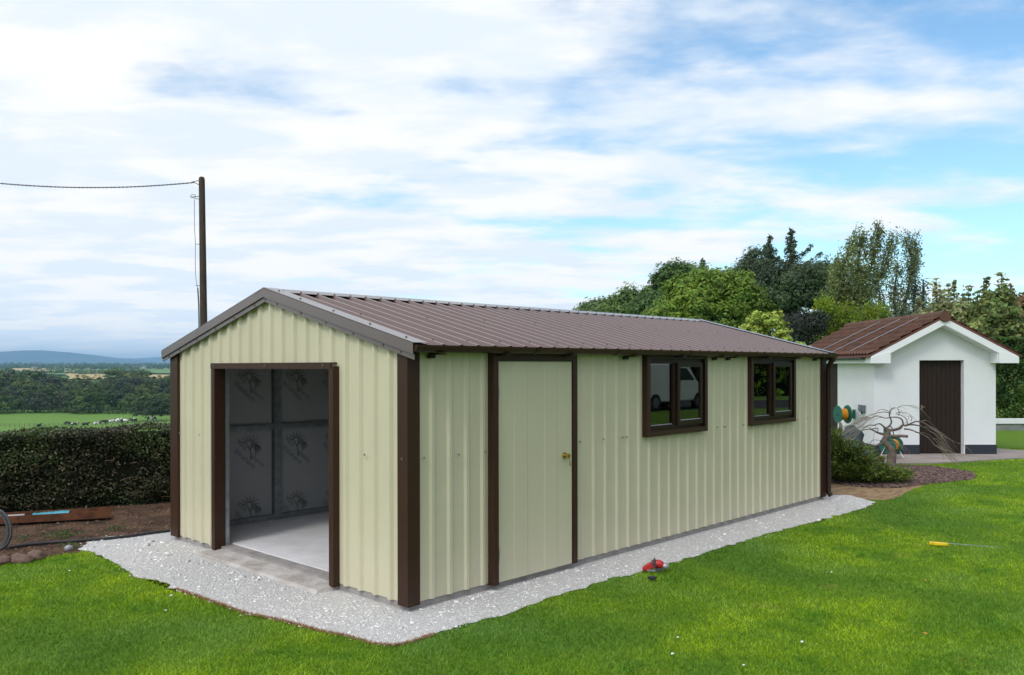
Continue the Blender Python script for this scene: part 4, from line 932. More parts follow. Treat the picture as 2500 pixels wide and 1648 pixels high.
for sg in (-1, 1):
    mb = MB(); mb.prism([(APX, 2.80), (APX+sg*1.55, 2.80-1.55*sl2), (APX+sg*1.55, 2.77-1.55*sl2), (APX, 2.76)], yf-.025, 22.08, lambda p, t: (p[0], t, p[1])); mb.build('roof_deck', mat('verge_mortar', (.16, .06, .045), .9), ob)
mb = MB(); 
yy = yf-.06
while yy < 22.1:
    e = min(yy+.44, 22.12); mb.tube([(APX, yy, 2.785), (APX, e-.006, 2.785)], .115, 14); yy = e
mb.build('ridge_tiles', m_tile, ob)
for k, yv in enumerate((18.05, 18.95, 19.95)):
    mb = MB(); mb.tube([(APX-.1-1.38*t, yv+.35*t*(1 if k else .6), 2.80-.1*sl2-1.38*t*sl2+.078) for t in (0, .25, .5, .75, 1)], .008, 5); mb.build('cable', mat('grey_cable', (.25, .26, .3), .6), ob)
# wall socket box and hose reel on the side wall
m_reelg = mat('green_plastic', (0.012, 0.115, 0.08), .5, .4, vary=.1, vscale=9)
m_hosey = mat('yellow_hose', (0.62, 0.26, 0.01), .45, .4)
def LOC(u, d, z): p = CF(u, d, z); return tuple(p)
so_ = empty('socket_box', LOC(UL, 17.95, .89), ROT); tag(so_, 'grey outdoor socket box on the white outbuilding wall', 'socket box')
mb = MB(); mb.box(-.085, -.002, -.075, .075, -.075, .065); mb.build('box', mat('grey_plastic', (.11, .13, .15), .5), so_)
mb = MB(); mb.box(-.11, -.086, -.06, .06, -.05, .075); mb.build('lid', mat('grey_plastic_lid', (.14, .16, .18), .45), so_)
mb = MB(); mb.tube([(-.05, 0, -.075), (-.05, 0, -.13)], [.03, .012], 8); mb.build('cable_gland', m_black, so_)
def reel_disc(mb, x, r, t=.02):
    n = 28; mb.prism([(r*math.cos(2*math.pi*k/n), r*math.sin(2*math.pi*k/n)) for k in range(n)], x, x+t, lambda p, q: (q, p[0], p[1]))
    mb.tube([(x+t/2, (r+.004)*math.cos(2*math.pi*k/24), (r+.004)*math.sin(2*math.pi*k/24)) for k in range(25)], .012, 6, False)
def hose_wind(r, x0, x1, loops, tr=.009):
    mb = MB(); pts = []
    for k in range(loops*20+1):
        a = 2*math.pi*k/20; f = k/(loops*20); tri = abs((f*4) % 2-1); pts.append((x0+(x1-x0)*tri, r*math.cos(a), r*math.sin(a)))
    mb.tube(pts, tr, 6); mb.tube([(x0, 0, 0), (x1, 0, 0)], r-.012, 16); return mb
hr1 = empty('wall_hose_reel', LOC(7.02, 18.3, .74), ROT+.12); tag(hr1, 'green hose reel with yellow hose hung on the white side wall', 'hose reel')
mb = MB(); reel_disc(mb, 0, .175); mb.build('side_disc', m_reelg, hr1); mb = MB(); reel_disc(mb, .22, .185); mb.build('side_disc', m_reelg, hr1)
hose_wind(.115, .04, .20, 16).build('hose', m_hosey, hr1); mb = MB(); mb.tube([(-.03, 0, 0), (.40, 0, 0)], .015, 8); mb.box(.36, .40, -.03, .03, -.10, .10); mb.build('wall_bracket', m_reelg, hr1)
hc = MB()
for k in range(4):
    R = .15-.008*k; hc.tube([(.015*k+.01*math.sin(3*a*.26), R*math.cos(a*.26)*1.0, R*1.15*math.sin(a*.26)) for a in range(25)], .013, 6, False)
o = hc.build('hose_coil', mat('grey_hose', (.12, .12, .13), .5)); o.location = LOC(6.98, 18.1, .42); o.rotation_euler = (0, 0, ROT-.35); tag(o, 'dark grey coiled hose hanging below the wall reel', 'hose')
# free-standing reel near the plinth
fr_ = empty('hose_reel_stand', LOC(7.43, 16.62, -.035), ROT+.75); tag(fr_, 'green hose reel stand with yellow hose behind the twisted trunk', 'hose reel')
for x in (-.17, .17):
    mb = MB(); reel_disc(mb, x-.01, .15, .018); o = mb.build('side_disc', m_reelg, fr_); o.location = (0, 0, .27)
o = hose_wind(.10, -.14, .15, 18).build('hose', m_hosey, fr_); o.location = (0, 0, .27)
for x in (-.2, .2):
    mb = MB(); mb.tube([(x, -.17, .02), (x, -.14, .03), (x, 0, .30), (x, .14, .03), (x, .18, .02)], .010, 6); mb.build('leg', mat('white_tube', (.7, .72, .7), .4), fr_)
mb = MB(); mb.tube([(-.2, 0, .3), (-.2, .06, .58), (-.15, .07, .62), (.15, .07, .62), (.2, .06, .58), (.2, 0, .3)], .011, 6); mb.build('carry_handle', m_reelg, fr_)
mb = MB(); mb.box(-.10, .10, .05, .11, .38, .58); mb.build('tool_box', m_black, fr_)
# slate blue cover over a heap
mb = MB(); mb.blob((0, 0, .20), .30, 4, .35, 22, 14, (1.15, .7, 1.15)); mb.blob((.28, -.05, .08), .2, 9, .4, 16, 10, (1.3, .8, .8)); mb.blob((-.3, .05, .14), .24, 12, .4, 16, 10, (1.2, .8, 1.1))
o = mb.build('covered_heap', mat('slate_blue_sheet', (.055, .085, .095), .6, .3, vary=.5, vscale=6, bump=.8, bscale=7, bdist=.05)); o.location = LOC(6.75, 17.0, -.04); o.rotation_euler = (0, 0, ROT)
tag(o, 'crumpled slate blue plastic cover over a heap by the white wall', 'plastic cover')
mb = MB(); mb.blob((0, 0, .045), .1, 3, .3, 10, 7, (1.1, .8, .5)); o = mb.build('brown_rock', mat('brown_stone', (.20, .11, .09), .8, vary=.3, vscale=12)); o.location = LOC(7.02, 16.15, -.035); tag(o, 'flat reddish brown stone on the path beside the hose reel', 'stone')
mb = MB(); mb.blob((0, 0, .03), .05, 6, .4, 8, 6, (1.1, .8, .6)); o = mb.build('white_scrap', m_white); o.location = LOC(6.86, 16.1, -.035); tag(o, 'small white scrap lying beside the brown stone', 'scrap')

# ------------------------------------------------------------------ bare twisted weeping tree
def bare_tree():
    D = 15.45; px0 = 2174.6; base = at(px0, D, -.06); k = D/FPX
    zx = lambda x, y: ((1980+x/5.8075-px0)*k, zat(950+y/5.8075, D)+.06)
    rd = random.Random(5); mb = MB(); tw = MB()
    def limb(pts, r0, r1, dep=0.0, tips=3, out=None):
        Q = []; n = len(pts)
        for i, (x, y) in enumerate(pts):
            X, Z = zx(x, y); Q.append(Vector((X, dep*(i/(n-1))**1.2+rd.uniform(-.01, .01), Z)))
        # smooth with Catmull-Rom
        S = []; 
        for i in range(n-1):
            p0 = Q[max(i-1, 0)]; p1 = Q[i]; p2 = Q[i+1]; p3 = Q[min(i+2, n-1)]
            for s in range(4):
                t = s/4; S.append(.5*((2*p1)+(p2-p0)*t+(2*p0-5*p1+4*p2-p3)*t*t+(3*p1-p0-3*p2+p3)*t**3))
        S.append(Q[-1]); m = len(S); mb.tube(S, [.78*(r0+(r1-r0)*(i/(m-1))**.8) for i in range(m)], 7)
        for j in range(int(tips*1.25)):
            i = rd.randrange(m//2, m); p = S[i].copy(); dirx = (S[min(i+1, m-1)]-S[max(i-1, 0)]).normalized(); side = 1 if S[-1].x > S[0].x else -1
            v = dirx*.8+Vector((side*.4, rd.uniform(-.6, .6), rd.uniform(-.1, .5))); pts_ = [p.copy()]; L = rd.uniform(.25, .6)
            for s in range(9): v = v+Vector((side*.06+rd.uniform(-.15, .15), rd.uniform(-.12, .12), -.16+rd.uniform(-.08, .08))); v.normalize(); p = p+v*L/9; pts_.append(p.copy())
            tw.tube(pts_, [.0042*(1-s/12) for s in range(10)], 4, False)
        return S
    # trunk
    T = [zx(1135, 1150), zx(1135, 1080), zx(1140, 1000), zx(1145, 930), zx(1120, 860), zx(1060, 800), zx(1040, 740), zx(1075, 680), zx(1095, 630)]
    mb.tube([Vector((x, .0, z)) for x, z in T], [.10, .082, .078, .082, .062, .055, .052, .046, .040], 10)
    limb([(1100, 640), (1130, 610), (1200, 605), (1280, 585), (1330, 545)], .042, .030, .1, 0)
    limb([(1330, 545), (1400, 510), (1470, 480), (1550, 495), (1640, 560), (1700, 620), (1800, 690), (1960, 770)], .022, .004, -.3, 7)
    limb([(1330, 545), (1430, 530), (1540, 545), (1640, 570), (1760, 640), (1860, 700), (1930, 830)], .024, .004, .3, 8)
    limb([(1320, 590), (1400, 600), (1500, 645), (1600, 700), (1680, 810), (1760, 880), (1800, 950), (1880, 1050)], .020, .003, -.4, 7)
    limb([(1480, 640), (1620, 650), (1700, 690), (1760, 750), (1850, 800), (1900, 910)], .010, .003, .1, 6)
    limb([(1540, 490), (1650, 470), (1750, 540), (1830, 620), (1870, 700), (1920, 800), (1970, 860)], .010, .003, .2, 7)
    limb([(1310, 545), (1280, 460), (1220, 425), (1130, 420), (1020, 430), (900, 400), (780, 450), (680, 520), (560, 600)], .020, .004, -.2, 9)
    limb([(1365, 520), (1370, 460), (1330, 410), (1250, 380), (1300, 360), (1350, 365), (1390, 340)], .012, .004, .3, 3)
    limb([(1240, 400), (1245, 340), (1215, 300), (1250, 265), (1330, 255), (1400, 270), (1460, 280)], .010, .003, -.1, 3)
    limb([(1420, 480), (1425, 430), (1380, 405), (1380, 440)], .008, .003, 0, 1)
    limb([(1075, 620), (1080, 580), (1135, 530), (1150, 480), (1130, 410), (1140, 350), (1180, 300), (1230, 295)], .030, .008, .1, 3)
    limb([(1140, 370), (1050, 350), (960, 370), (860, 410), (760, 490), (640, 560), (520, 600)], .012, .003, .35, 9)
    limb([(1120, 345), (1000, 310), (900, 340), (820, 410), (720, 430), (650, 540)], .008, .003, -.3, 6)
    limb([(1070, 620), (1010, 545), (940, 510), (860, 530), (760, 530), (650, 600), (560, 680), (500, 760)], .022, .004, -.3, 9)
    limb([(1060, 660), (960, 640), (890, 600), (940, 590), (1000, 590), (1010, 640)], .016, .008, .2, 2)
    limb([(1040, 680), (960, 650), (870, 600), (760, 620), (660, 690), (570, 780), (520, 830)], .018, .004, .3, 9)
    limb([(870, 610), (800, 560), (700, 560), (600, 560), (500, 600), (420, 660)], .008, .003, -.2, 7)
    limb([(1030, 790), (960, 810), (900, 830), (820, 835), (760, 850)], .034, .018, .0, 0)
    limb([(770, 845), (740, 790), (660, 760), (580, 790), (520, 830)], .012, .004, .1, 3)
    limb([(820, 830), (850, 750), (900, 740), (960, 750), (1030, 760)], .008, .004, -.2, 2)
    limb([(1060, 740), (1130, 740), (1180, 780), (1190, 840), (1160, 880)], .012, .005, -.2, 2)
    limb([(1140, 940), (1130, 850), (1100, 800), (1140, 780), (1200, 800)], .010, .004, .1, 1)
    limb([(1200, 930), (1150, 900), (1100, 930)], .03, .02, -.05, 0)
    limb([(1100, 690), (1180, 690), (1260, 685), (1328, 688)], .040, .034, -.12, 0)
    t = empty('twisted_bare_tree', tuple(base), ROT); tag(t, 'leafless contorted weeping tree in the mulched bed', 'tree')
    m = mat('grey_brown_bark', (0.20, 0.16, 0.135), .85, .2, col2=(0.085, 0.065, 0.055), vscale=14, bump=.6, bscale=30, bdist=.01)
    mb.build('trunk', m, t); tw.build('twigs', mat('pale_twig', (0.24, 0.195, 0.155), .8), t)
bare_tree()
# juniper
def juniper():
    r = np.random.default_rng(9); rd = random.Random(9); p = at(2085, 13.6, -.06); k = 13.6/FPX; C = []; mb = MB(); A = []
    for i in range(900):
        a = rd.uniform(0, 6.28); L = rd.uniform(.35, 1.0); rx = (.80+.25*max(0, math.cos(a)))*L; el = rd.uniform(.15, 1.0)*(1-.5*max(0, math.cos(a)))
        ca, sa = math.cos(a), math.sin(a); q = []
        for s in range(6):
            t = s/5; q.append(Vector((ca*rx*t*(1.0 if ca > 0 else .8)-.16, sa*rx*t*.75, .02+(.90 if ca < .0 else .90-.62*ca)*L*el*math.sin(t*1.75)+.02)))
        if i % 6 == 0: mb.tube(q, [.012, .01, .008, .006, .004, .003], 4, False)
        for s in range(70):
            t = rd.random()**.5; i0 = min(4, int(t*5)); pp = q[i0].lerp(q[i0+1], t*5-i0); C.append((pp.x+rd.gauss(0, .03), pp.y+rd.gauss(0, .03), max(.0, pp.z+rd.gauss(0, .025))))
            A.append((q[i0+1]-q[i0]).normalized())
    C = np.array(C); A = np.array([tuple(v) for v in A]); n = len(C); d = A+r.normal(0, .45, (n, 3)); d /= np.linalg.norm(d, axis=1)[:, None]; b = np.cross(d, r.normal(0, 1, (n, 3))); b /= np.linalg.norm(b, axis=1)[:, None]
    s = (.03+.04*r.random(n))[:, None]; V = np.stack([C-b*s*.12, C+d*s*.5-b*s*.16, C+d*s*1.1, C+d*s*.5+b*s*.16], 1).reshape(-1, 3)
    t = empty('juniper_bush', tuple(p), ROT); tag(t, 'low spreading green juniper against the far shed corner', 'shrub'); mb.build('stems', m_bark, t)
    link('foliage', npmesh('foliage', V, np.arange(4*n).reshape(-1, 4)), leafmat('juniper_sprays', (0.13, 0.19, 0.032), .5, .25, .6, (0.085, 0.13, 0.02), 3.0), t)
juniper()

# ------------------------------------------------------------------ utility pole and cable
pp = at(502, 25.0); zb_ = ground_z(pp)-.2
pole = empty('utility_pole', (pp[0], pp[1], zb_), ROT); tag(pole, 'tall brown timber utility pole behind the shed', 'utility pole')
topx = (493.5-502)/FPX*25.0; ztop = zat(433, 25.0)-zb_
m_pole = mat('creosoted_timber', (0.085, 0.062, 0.048), .85, .2, col2=(0.045, 0.033, 0.026), vscale=6, stretch=(6, 6, .5))
mb = MB(); mb.tube([(0, 0, 0), (topx*.5, 0, ztop*.5), (topx*.97, 0, ztop-.10), (topx, 0, ztop-.03), (topx, 0, ztop)], [.125, .105, .087, .082, .05], 14); mb.build('shaft', m_pole, pole)
m_gal2 = mat('grey_fitting', (.16, .15, .17), .5)
def lx(px): return (px-502)*25.0/FPX
def lz(py): return zat(py, 25.0)-zb_
mb = MB(); mb.tube([(lx(490), 0, lz(442)), (lx(482), -.02, lz(443)), (lx(474), -.03, lz(446))], .012, 6); mb.tube([(lx(488), 0, lz(453)), (lx(480), -.02, lz(449)), (lx(474), -.03, lz(446))], .012, 6); mb.blob((lx(474), -.03, lz(446)), .03, 1, .1, 8, 6); mb.build('hook_bracket', m_gal2, pole)
mb = MB(); mb.tube([(lx(490), 0, lz(480)), (lx(478), -.04, lz(482)), (lx(467), -.05, lz(483))], .011, 6); mb.tube([(lx(490), 0, lz(488)), (lx(478), -.04, lz(486))], .011, 6)
mb.tube([(lx(474+6*math.cos(a*.4)), -.05, lz(481+4*math.sin(a*.4))) for a in range(17)], .009, 5); mb.build('cable_bracket', m_gal2, pole)
mb = MB(); mb.tube([(lx(477), -.05, lz(487)), (lx(477.5), -.05, lz(560)), (lx(479.5), -.05, lz(598)), (lx(479), -.05, lz(640)), (lx(480), -.05, lz(680)), (lx(484), -.05, lz(703))], .008, 6)
for py in (597, 698): mb.tube([(lx(479), -.05, lz(py)), (lx(489), 0, lz(py+1))], .009, 5)
mb.build('drop_cable', m_gal2, pole)
mb = MB(); mb.tube([(lx(485), -.06, lz(704)), (lx(488), -.08, lz(745)), (lx(489), -.09, lz(800)), (lx(489), -.1, lz(860))], .02, 8); mb.build('conduit', mat('green_conduit', (.02, .07, .05), .5), pole)
mb = MB(); S = [at(x_, 25.0, zat(458.7-2.03e-4*(x_-231.3)**2, 25.0)) for x_ in np.linspace(474, -420, 230)]
for ph in (0, math.pi):
    mb.tube([tuple(q+_rt*0+np.array([FW[0]*.013*math.cos(i*1.25+ph), FW[1]*.013*math.cos(i*1.25+ph), .013*math.sin(i*1.25+ph)])) for i, q in enumerate(S)], .010, 5)
tag(mb.build('overhead_cable', mat('black_cable', (.03, .03, .035), .5)), 'twisted black overhead cable running left from the pole', 'cable')

# ------------------------------------------------------------------ things left of the shed
m_rust = mat('rusted_steel', (0.17, 0.065, 0.028), .85, .25, col2=(0.075, 0.032, 0.018), vscale=9, bump=.6, bscale=30, bdist=.01)
A = at(-60, 9.75); B = at(268, 10.25); dv = B-A; Lb = math.hypot(dv[0], dv[1])
bmz = empty('steel_channel', (A[0], A[1], -.025), math.atan2(dv[1], dv[0])); tag(bmz, 'long rusty steel channel lying on the soil below the hedge', 'steel beam')
mb = MB(); mb.box(0, Lb, 0, .010, 0, .085); mb.box(0, Lb, .010, .17, 0, .008); mb.box(0, Lb, .17, .18, 0, .105); mb.build('channel', m_rust, bmz)
mb = MB(); mb.box(.3, .42, .03, .16, -.06, -.001); mb.build('support_block', mat('old_timber', (.05, .035, .025), .9), bmz)
mb = MB(); mb.box(Lb-.5, Lb-.38, .03, .16, -.06, -.001); mb.build('support_block', bpy.data.materials['old_timber'], bmz)
r = np.random.default_rng(2); mb = MB(); n = 26; V = []; xa = Lb*.40; xb = Lb*.68
for i in range(n+1):
    x = xa+(xb-xa)*i/n; h = .086+.008*r.random()+(.014*math.exp(-((x-xa-.35)/.3)**2)); w = .012
    V += [(x, .012, .068-.01*r.random()), (x, .06, h-.016), (x, .12, h-.006), (x, .165, .074)]
mb.add(V, [(i*4+j, i*4+4+j, i*4+5+j, i*4+1+j) for i in range(n) for j in range(3)], True)
o = mb.build('plastic_sheet', mat('turquoise_plastic', (.07, .33, .42), .4, .4)); o.location = bmz.location; o.rotation_euler = bmz.rotation_euler; so2 = o.modifiers.new('solid', 'SOLIDIFY'); so2.thickness = .003
tag(o, 'turquoise plastic strip lying in the rusty channel', 'plastic sheet')
mb = MB(); mb.box(.1, Lb*.34, .03, .13, .062, .084); o = mb.build('grey_batten', mat('grey_batten', (.38, .36, .34), .8)); o.location = bmz.location; o.rotation_euler = bmz.rotation_euler; tag(o, 'pale grey batten resting in the left end of the channel', 'batten')
# black water pipe and upright coil
m_pipe = mat('black_pipe', (.035, .032, .034), .55, .3)
mb = MB(); pl_ = [(20, 1337), (60, 1330), (110, 1325), (160, 1322), (215, 1318), (270, 1313.5), (320, 1308), (370, 1300.5), (415, 1295)]
mb.tube([tuple(G(x, y, -.035)) for x, y in pl_], .0155, 8)
tag(mb.build('water_pipe', m_pipe), 'black plastic pipe lying across the soil towards the shed', 'pipe')
mb = MB(); c = G(-2, 1338, -.05)
for k, (R, dx) in enumerate(((.165, .0), (.15, -.03), (.16, -.06))):
    mb.tube([tuple(np.array([c[0], c[1], -.05])+_rt*(dx-.02+R*.85*math.cos(a*.2618))+np.array([.02*k, .05*math.sin(a*.2618)+.03*k, R*1.18+R*1.18*math.sin(a*.2618)])) for a in range(25)], .0135, 8, False)
tag(mb.build('pipe_coil', mat('grey_pipe', (.045, .043, .045), .5)), 'upright coil of grey pipe at the left edge', 'pipe coil')
m_rock = mat('pink_sandstone', (.21, .13, .11), .85, .2, col2=(.11, .075, .06), vscale=9, bump=.5, bscale=16, bdist=.02)
for (px, py, rx, rz, lab) in ((50, 1369, .115, .05, 'long brown sandstone lump at the lawn corner'), (88, 1361, .085, .058, 'rounded pink sandstone lump beside the long one'), (6, 1372, .075, .045, 'sandstone lump cut by the left picture edge')):
    p = G(px, py+5); mb = MB(); mb.blob((0, 0, .03), 1, px, .18, 16, 10, (rx, .065, rz)); o = mb.build('rock', m_rock); o.location = (p[0], p[1], -.06); o.rotation_euler = (0, 0, ROT); tag(o, lab, 'rock', 'sandstone lumps edging the lawn')
p = G(168, 1345); mb = MB(); mb.blob((0, 0, .02), .04, 3, .3, 9, 7, (1, .8, .8)); o = mb.build('rock', mat('grey_rock', (.32, .32, .33), .8)); o.location = (p[0], p[1], -.056); tag(o, 'small grey stone on the soil by the lawn corner', 'rock')
m_weed = leafmat('weed_leaves', (0.06, 0.13, 0.03), .4, .3)
for i, (px, py, n, w, lab) in enumerate(((150, 1312, 260, .10, 'low green weed clump in the middle of the soil strip'), (58, 1320, 60, .035, 'tiny weed near the coil of pipe'), (172, 1338, 90, .05, 'small weed beside the grey stone'), (332, 1232, 90, .06, 'weed at the foot of the hedge near the shed'), (285, 1296, 70, .06, 'small weed by the black pipe'))):
    tuft('weed', G(px, py, -.056), n, .06, w, .022, m_weed, lab, 'weed', 30+i)

# ------------------------------------------------------------------ tools and scraps on the lawn
def powertool():
    p = G(1600, 1398); t = empty('power_tool', (p[0], p[1], -.045), ROT-.12); tag(t, 'red and grey cordless drill lying at the lawn edge', 'power tool')
    m_red = mat('red_plastic', (.45, .018, .022), .4, .5); m_dg = mat('dark_grey_rubber', (.05, .048, .06), .6); m_lg = mat('light_grey_metal', (.34, .34, .36), .35, metal=.5)
    mb = MB(); mb.prism([(-.115, .0), (-.095, -.008), (-.02, .018), (.005, .045), (-.005, .085), (-.03, .078), (-.10, .035), (-.118, .018)], -.026, .026, lambda q, w: (q[0], w, q[1]+.008)); o = mb.build('grip', m_red, t)
    bv = o.modifiers.new('bevel', 'BEVEL'); bv.width = .008; bv.segments = 2
    mb = MB(); mb.tube([(-.02, 0, .07), (.0, 0, .072), (.03, 0, .066), (.055, 0, .056), (.066, 0, .05)], [.024, .031, .036, .034, .027], 14); mb.build('motor_housing', m_red, t)
    mb = MB(); mb.tube([(-.032, 0, .072), (-.015, 0, .072)], [.028, .034], 12); mb.box(-.012, .0, -.037, .037, .035, .112); mb.build('collar', m_dg, t)
    mb = MB(); mb.tube([(.066, 0, .05), (.085, 0, .046), (.108, 0, .04), (.118, 0, .038)], [.026, .032, .030, .016], 14); mb.build('chuck', m_lg, t)
    mb = MB(); mb.box(.0, .055, -.03, .03, .0, .032); mb.build('switch_block', m_dg, t)
    mb = MB(); mb.box(-.075, .0, -.027, -.022, .0, .018); mb.build('vent_plate', m_lg, t)
    q = G(1592, 1419); mb = MB(); mb.box(-.035, .03, -.018, .018, 0, .022); mb.box(.0, .035, -.012, .014, .022, .034); o = mb.build('battery_clip', m_black); o.location = (q[0], q[1], -.045); o.rotation_euler = (0.1, .15, ROT-.5); bv = o.modifiers.new('bevel', 'BEVEL'); bv.width = .004; bv.segments = 2
    tag(o, 'small black clip on the grass in front of the red tool', 'clip')
powertool()
def handsaw():
    a = G(2268, 1328, -.03); b = G(2452, 1339, -.03); dv = b-a; L = math.hypot(dv[0], dv[1]); t = empty('hand_saw', (a[0], a[1], -.035), math.atan2(dv[1], dv[0])); tag(t, 'pruning saw with yellow handle lying on the lawn', 'saw')
    m_y = mat('yellow_plastic', (.80, .52, .01), .4, .5)
    H = L*.265
    mb = MB(); mb.prism([(0, .03), (.02, .042), (H*.5, .036), (H*.8, .026), (H, .012), (H, -.004), (H*.8, -.022), (H*.5, -.026), (H*.3, -.024), (H*.2, -.012), (H*.27, .006), (.045, .014), (.03, -.012), (.005, -.010)], 0, .026, lambda q, w: (q[0], q[1]*.9, w)); o = mb.build('handle', m_y, t); bv = o.modifiers.new('bevel', 'BEVEL'); bv.width = .006; bv.segments = 2
    pts = [(H-.01, .012)]
    n = 60; top = [(H+(L-H)*i/n, .012-.016*i/n+.02*(i/n)**2) for i in range(n+1)]; bot = [(H+(L-H)*i/n, -.012+.008*i/n+.02*(i/n)**2-(.003 if i % 2 else 0)) for i in range(n+1)][::-1]
    mb = MB(); mb.prism(top+bot, .010, .0125, lambda q, w: (q[0], q[1], w+.012*(1-(q[0]-H)/(L-H)))); mb.build('blade', mat('saw_steel', (.36, .37, .42), .35, metal=.6), t)
handsaw()
m_paper = mat('white_paper', (.75, .75, .73), .7)
for i, (px, py, s, lab) in enumerate(((1642, 1597, .014, 'white pebble on the front lawn, lower of the left pair'), (1816, 1625, .012, 'white pebble near the bottom edge of the lawn'), (1958, 1568, .015, 'white pebble alone in the middle of the front lawn'), (2030, 1398, .012, 'tiny white pebble between the red tool and the saw'), (418, 1455, .016, 'white paper chip on the left lawn beside the gravel'), (170, 1394, .012, 'tiny white chip on the lawn below the rocks'), (1655, 1557, .011, 'faint white chip on the lawn above the left pebble'), (405, 1491, .010, 'small pale chip in the left lawn below the gravel edge'))):
    p = G(px, py, -.035); mb = MB(); mb.blob((0, 0, .005), s*.75, i+2, .3, 8, 6, (1.3, .8, .5)); o = mb.build('white_chip', m_paper); o.location = (p[0], p[1], -.036); tag(o, lab, 'chip', 'white chips scattered on the lawn')
m_or = mat('dead_leaf', (.45, .22, .03), .7)
for i, (px, py, lab) in enumerate(((2259, 1546, 'curled orange dead leaf on the right lawn'), (2259, 1417, 'small tan dead leaf above the orange one on the lawn'))):
    p = G(px, py, -.03); mb = MB(); mb.add([(-.02, 0, 0), (-.005, .008, .006), (.02, 0, .003), (.0, -.008, .0)], [(0, 1, 2, 3)]); o = mb.build('dead_leaf', m_or); o.location = (p[0], p[1], -.03); o.rotation_euler = (.3, .2, ROT+.5*i); s_ = o.modifiers.new('s', 'SOLIDIFY'); s_.thickness = .001; tag(o, lab, 'leaf')

# ------------------------------------------------------------------ far landscape: fence, cows, wood, fields, hedgerows, mountain
def far(px, d, dz=0.0): p = at(px, d); p[2] = ground_z(p)+dz; return p
# fence across the field
fc = empty('wire_fence', (0, 0, 0)); tag(fc, 'thin post and wire fence crossing the cow pasture', 'fence')
fl = [(-60, 282), (0, 282), (60, 282), (120, 283), (180, 287), (240, 291), (300, 297), (340, 303), (380, 311), (430, 321)]
px_ = np.linspace(-60, 430, 42); dd_ = np.interp(px_, [a for a, b in fl], [b for a, b in fl]); Pf = [far(a, b) for a, b in zip(px_, dd_)]
pm = MB(); pm.tube([(0, 0, 0), (0, 0, 1.25)], .07, 5); pm = pm.mesh('post'); pm.materials.append(mat('fence_post', (.10, .085, .065), .9))
for p in Pf: o = bpy.data.objects.new('post', pm); COL.objects.link(o); o.parent = fc; o.location = tuple(p)
mb = MB()
for h in (.5, .8, 1.1): mb.tube([(p[0], p[1], p[2]+h) for p in Pf], .02, 4)
mb.build('wire', mat('fence_wire', (.08, .08, .07), .7), fc)
# cow mesh: one continuous skin
def cow_mesh(lying=False, graze=False, seed=0):
    bm = bmesh.new(); V = {}
    leg = .25 if lying else .75
    hz = leg+.45
    pts = {'pel': (-.75, 0, hz+.05, .34), 'mid': (-.1, 0, hz-.02, .42), 'sh': (.55, 0, hz+.02, .36), 'nk': (.95, 0, hz+.18, .20)}
    if graze: pts.update({'nk2': (1.2, 0, hz-.15, .16), 'hd': (1.4, 0, hz-.6, .13), 'mz': (1.5, 0, hz-.9, .09)})
    else: pts.update({'nk2': (1.2, 0, hz+.35, .16), 'hd': (1.42, 0, hz+.42, .14), 'mz': (1.72, 0, hz+.28, .09)})
    pts.update({'tl': (-1.05, 0, hz+.15, .06), 'tl2': (-1.15, 0, hz-.5, .04)})
    ed = [('pel', 'mid'), ('mid', 'sh'), ('sh', 'nk'), ('nk', 'nk2'), ('nk2', 'hd'), ('hd', 'mz'), ('pel', 'tl'), ('tl', 'tl2')]
    for s in (-1, 1):
        pts['ear%d' % s] = (pts['hd'][0]-.1, s*.25, pts['hd'][2]+.1, .035); ed.append(('hd', 'ear%d' % s))
        for n_, x in (('f', .55), ('h', -.75)):
            par = 'sh' if n_ == 'f' else 'pel'
            if lying: c = [(x+.1, s*.36, .28, .14), (x+.45, s*.42, .10, .08)]
            else: c = [(x, s*.2, leg+.12, .16), (x+(-.08 if n_ == 'h' else .0), s*.2, leg*.52, .085), (x, s*.2, .04, .06)]
            prev = par
            for i, q in enumerate(c): k = '%s%d%d' % (n_, s, i); pts[k] = q; ed.append((prev, k)); prev = k
    me = bpy.data.meshes.new('cow'); names = list(pts); bm_v = [pts[k][:3] for k in names]
    me.from_pydata(bm_v, [(names.index(a), names.index(b)) for a, b in ed], []); o = bpy.data.objects.new('tmp', me); COL.objects.link(o)
    sk = o.modifiers.new('skin', 'SKIN'); 
    for i, k in enumerate(names): me.skin_vertices[0].data[i].radius = (pts[k][3], pts[k][3]*.9)
    me.skin_vertices[0].data[0].use_root = True
    sb = o.modifiers.new('sub', 'SUBSURF'); sb.levels = 1
    dg = bpy.context.evaluated_depsgraph_get(); m2 = bpy.data.meshes.new_from_object(o.evaluated_get(dg)); bpy.data.objects.remove(o)
    m2.name = 'cow'; m2.polygons.foreach_set('use_smooth', [True]*len(m2.polygons)); return m2
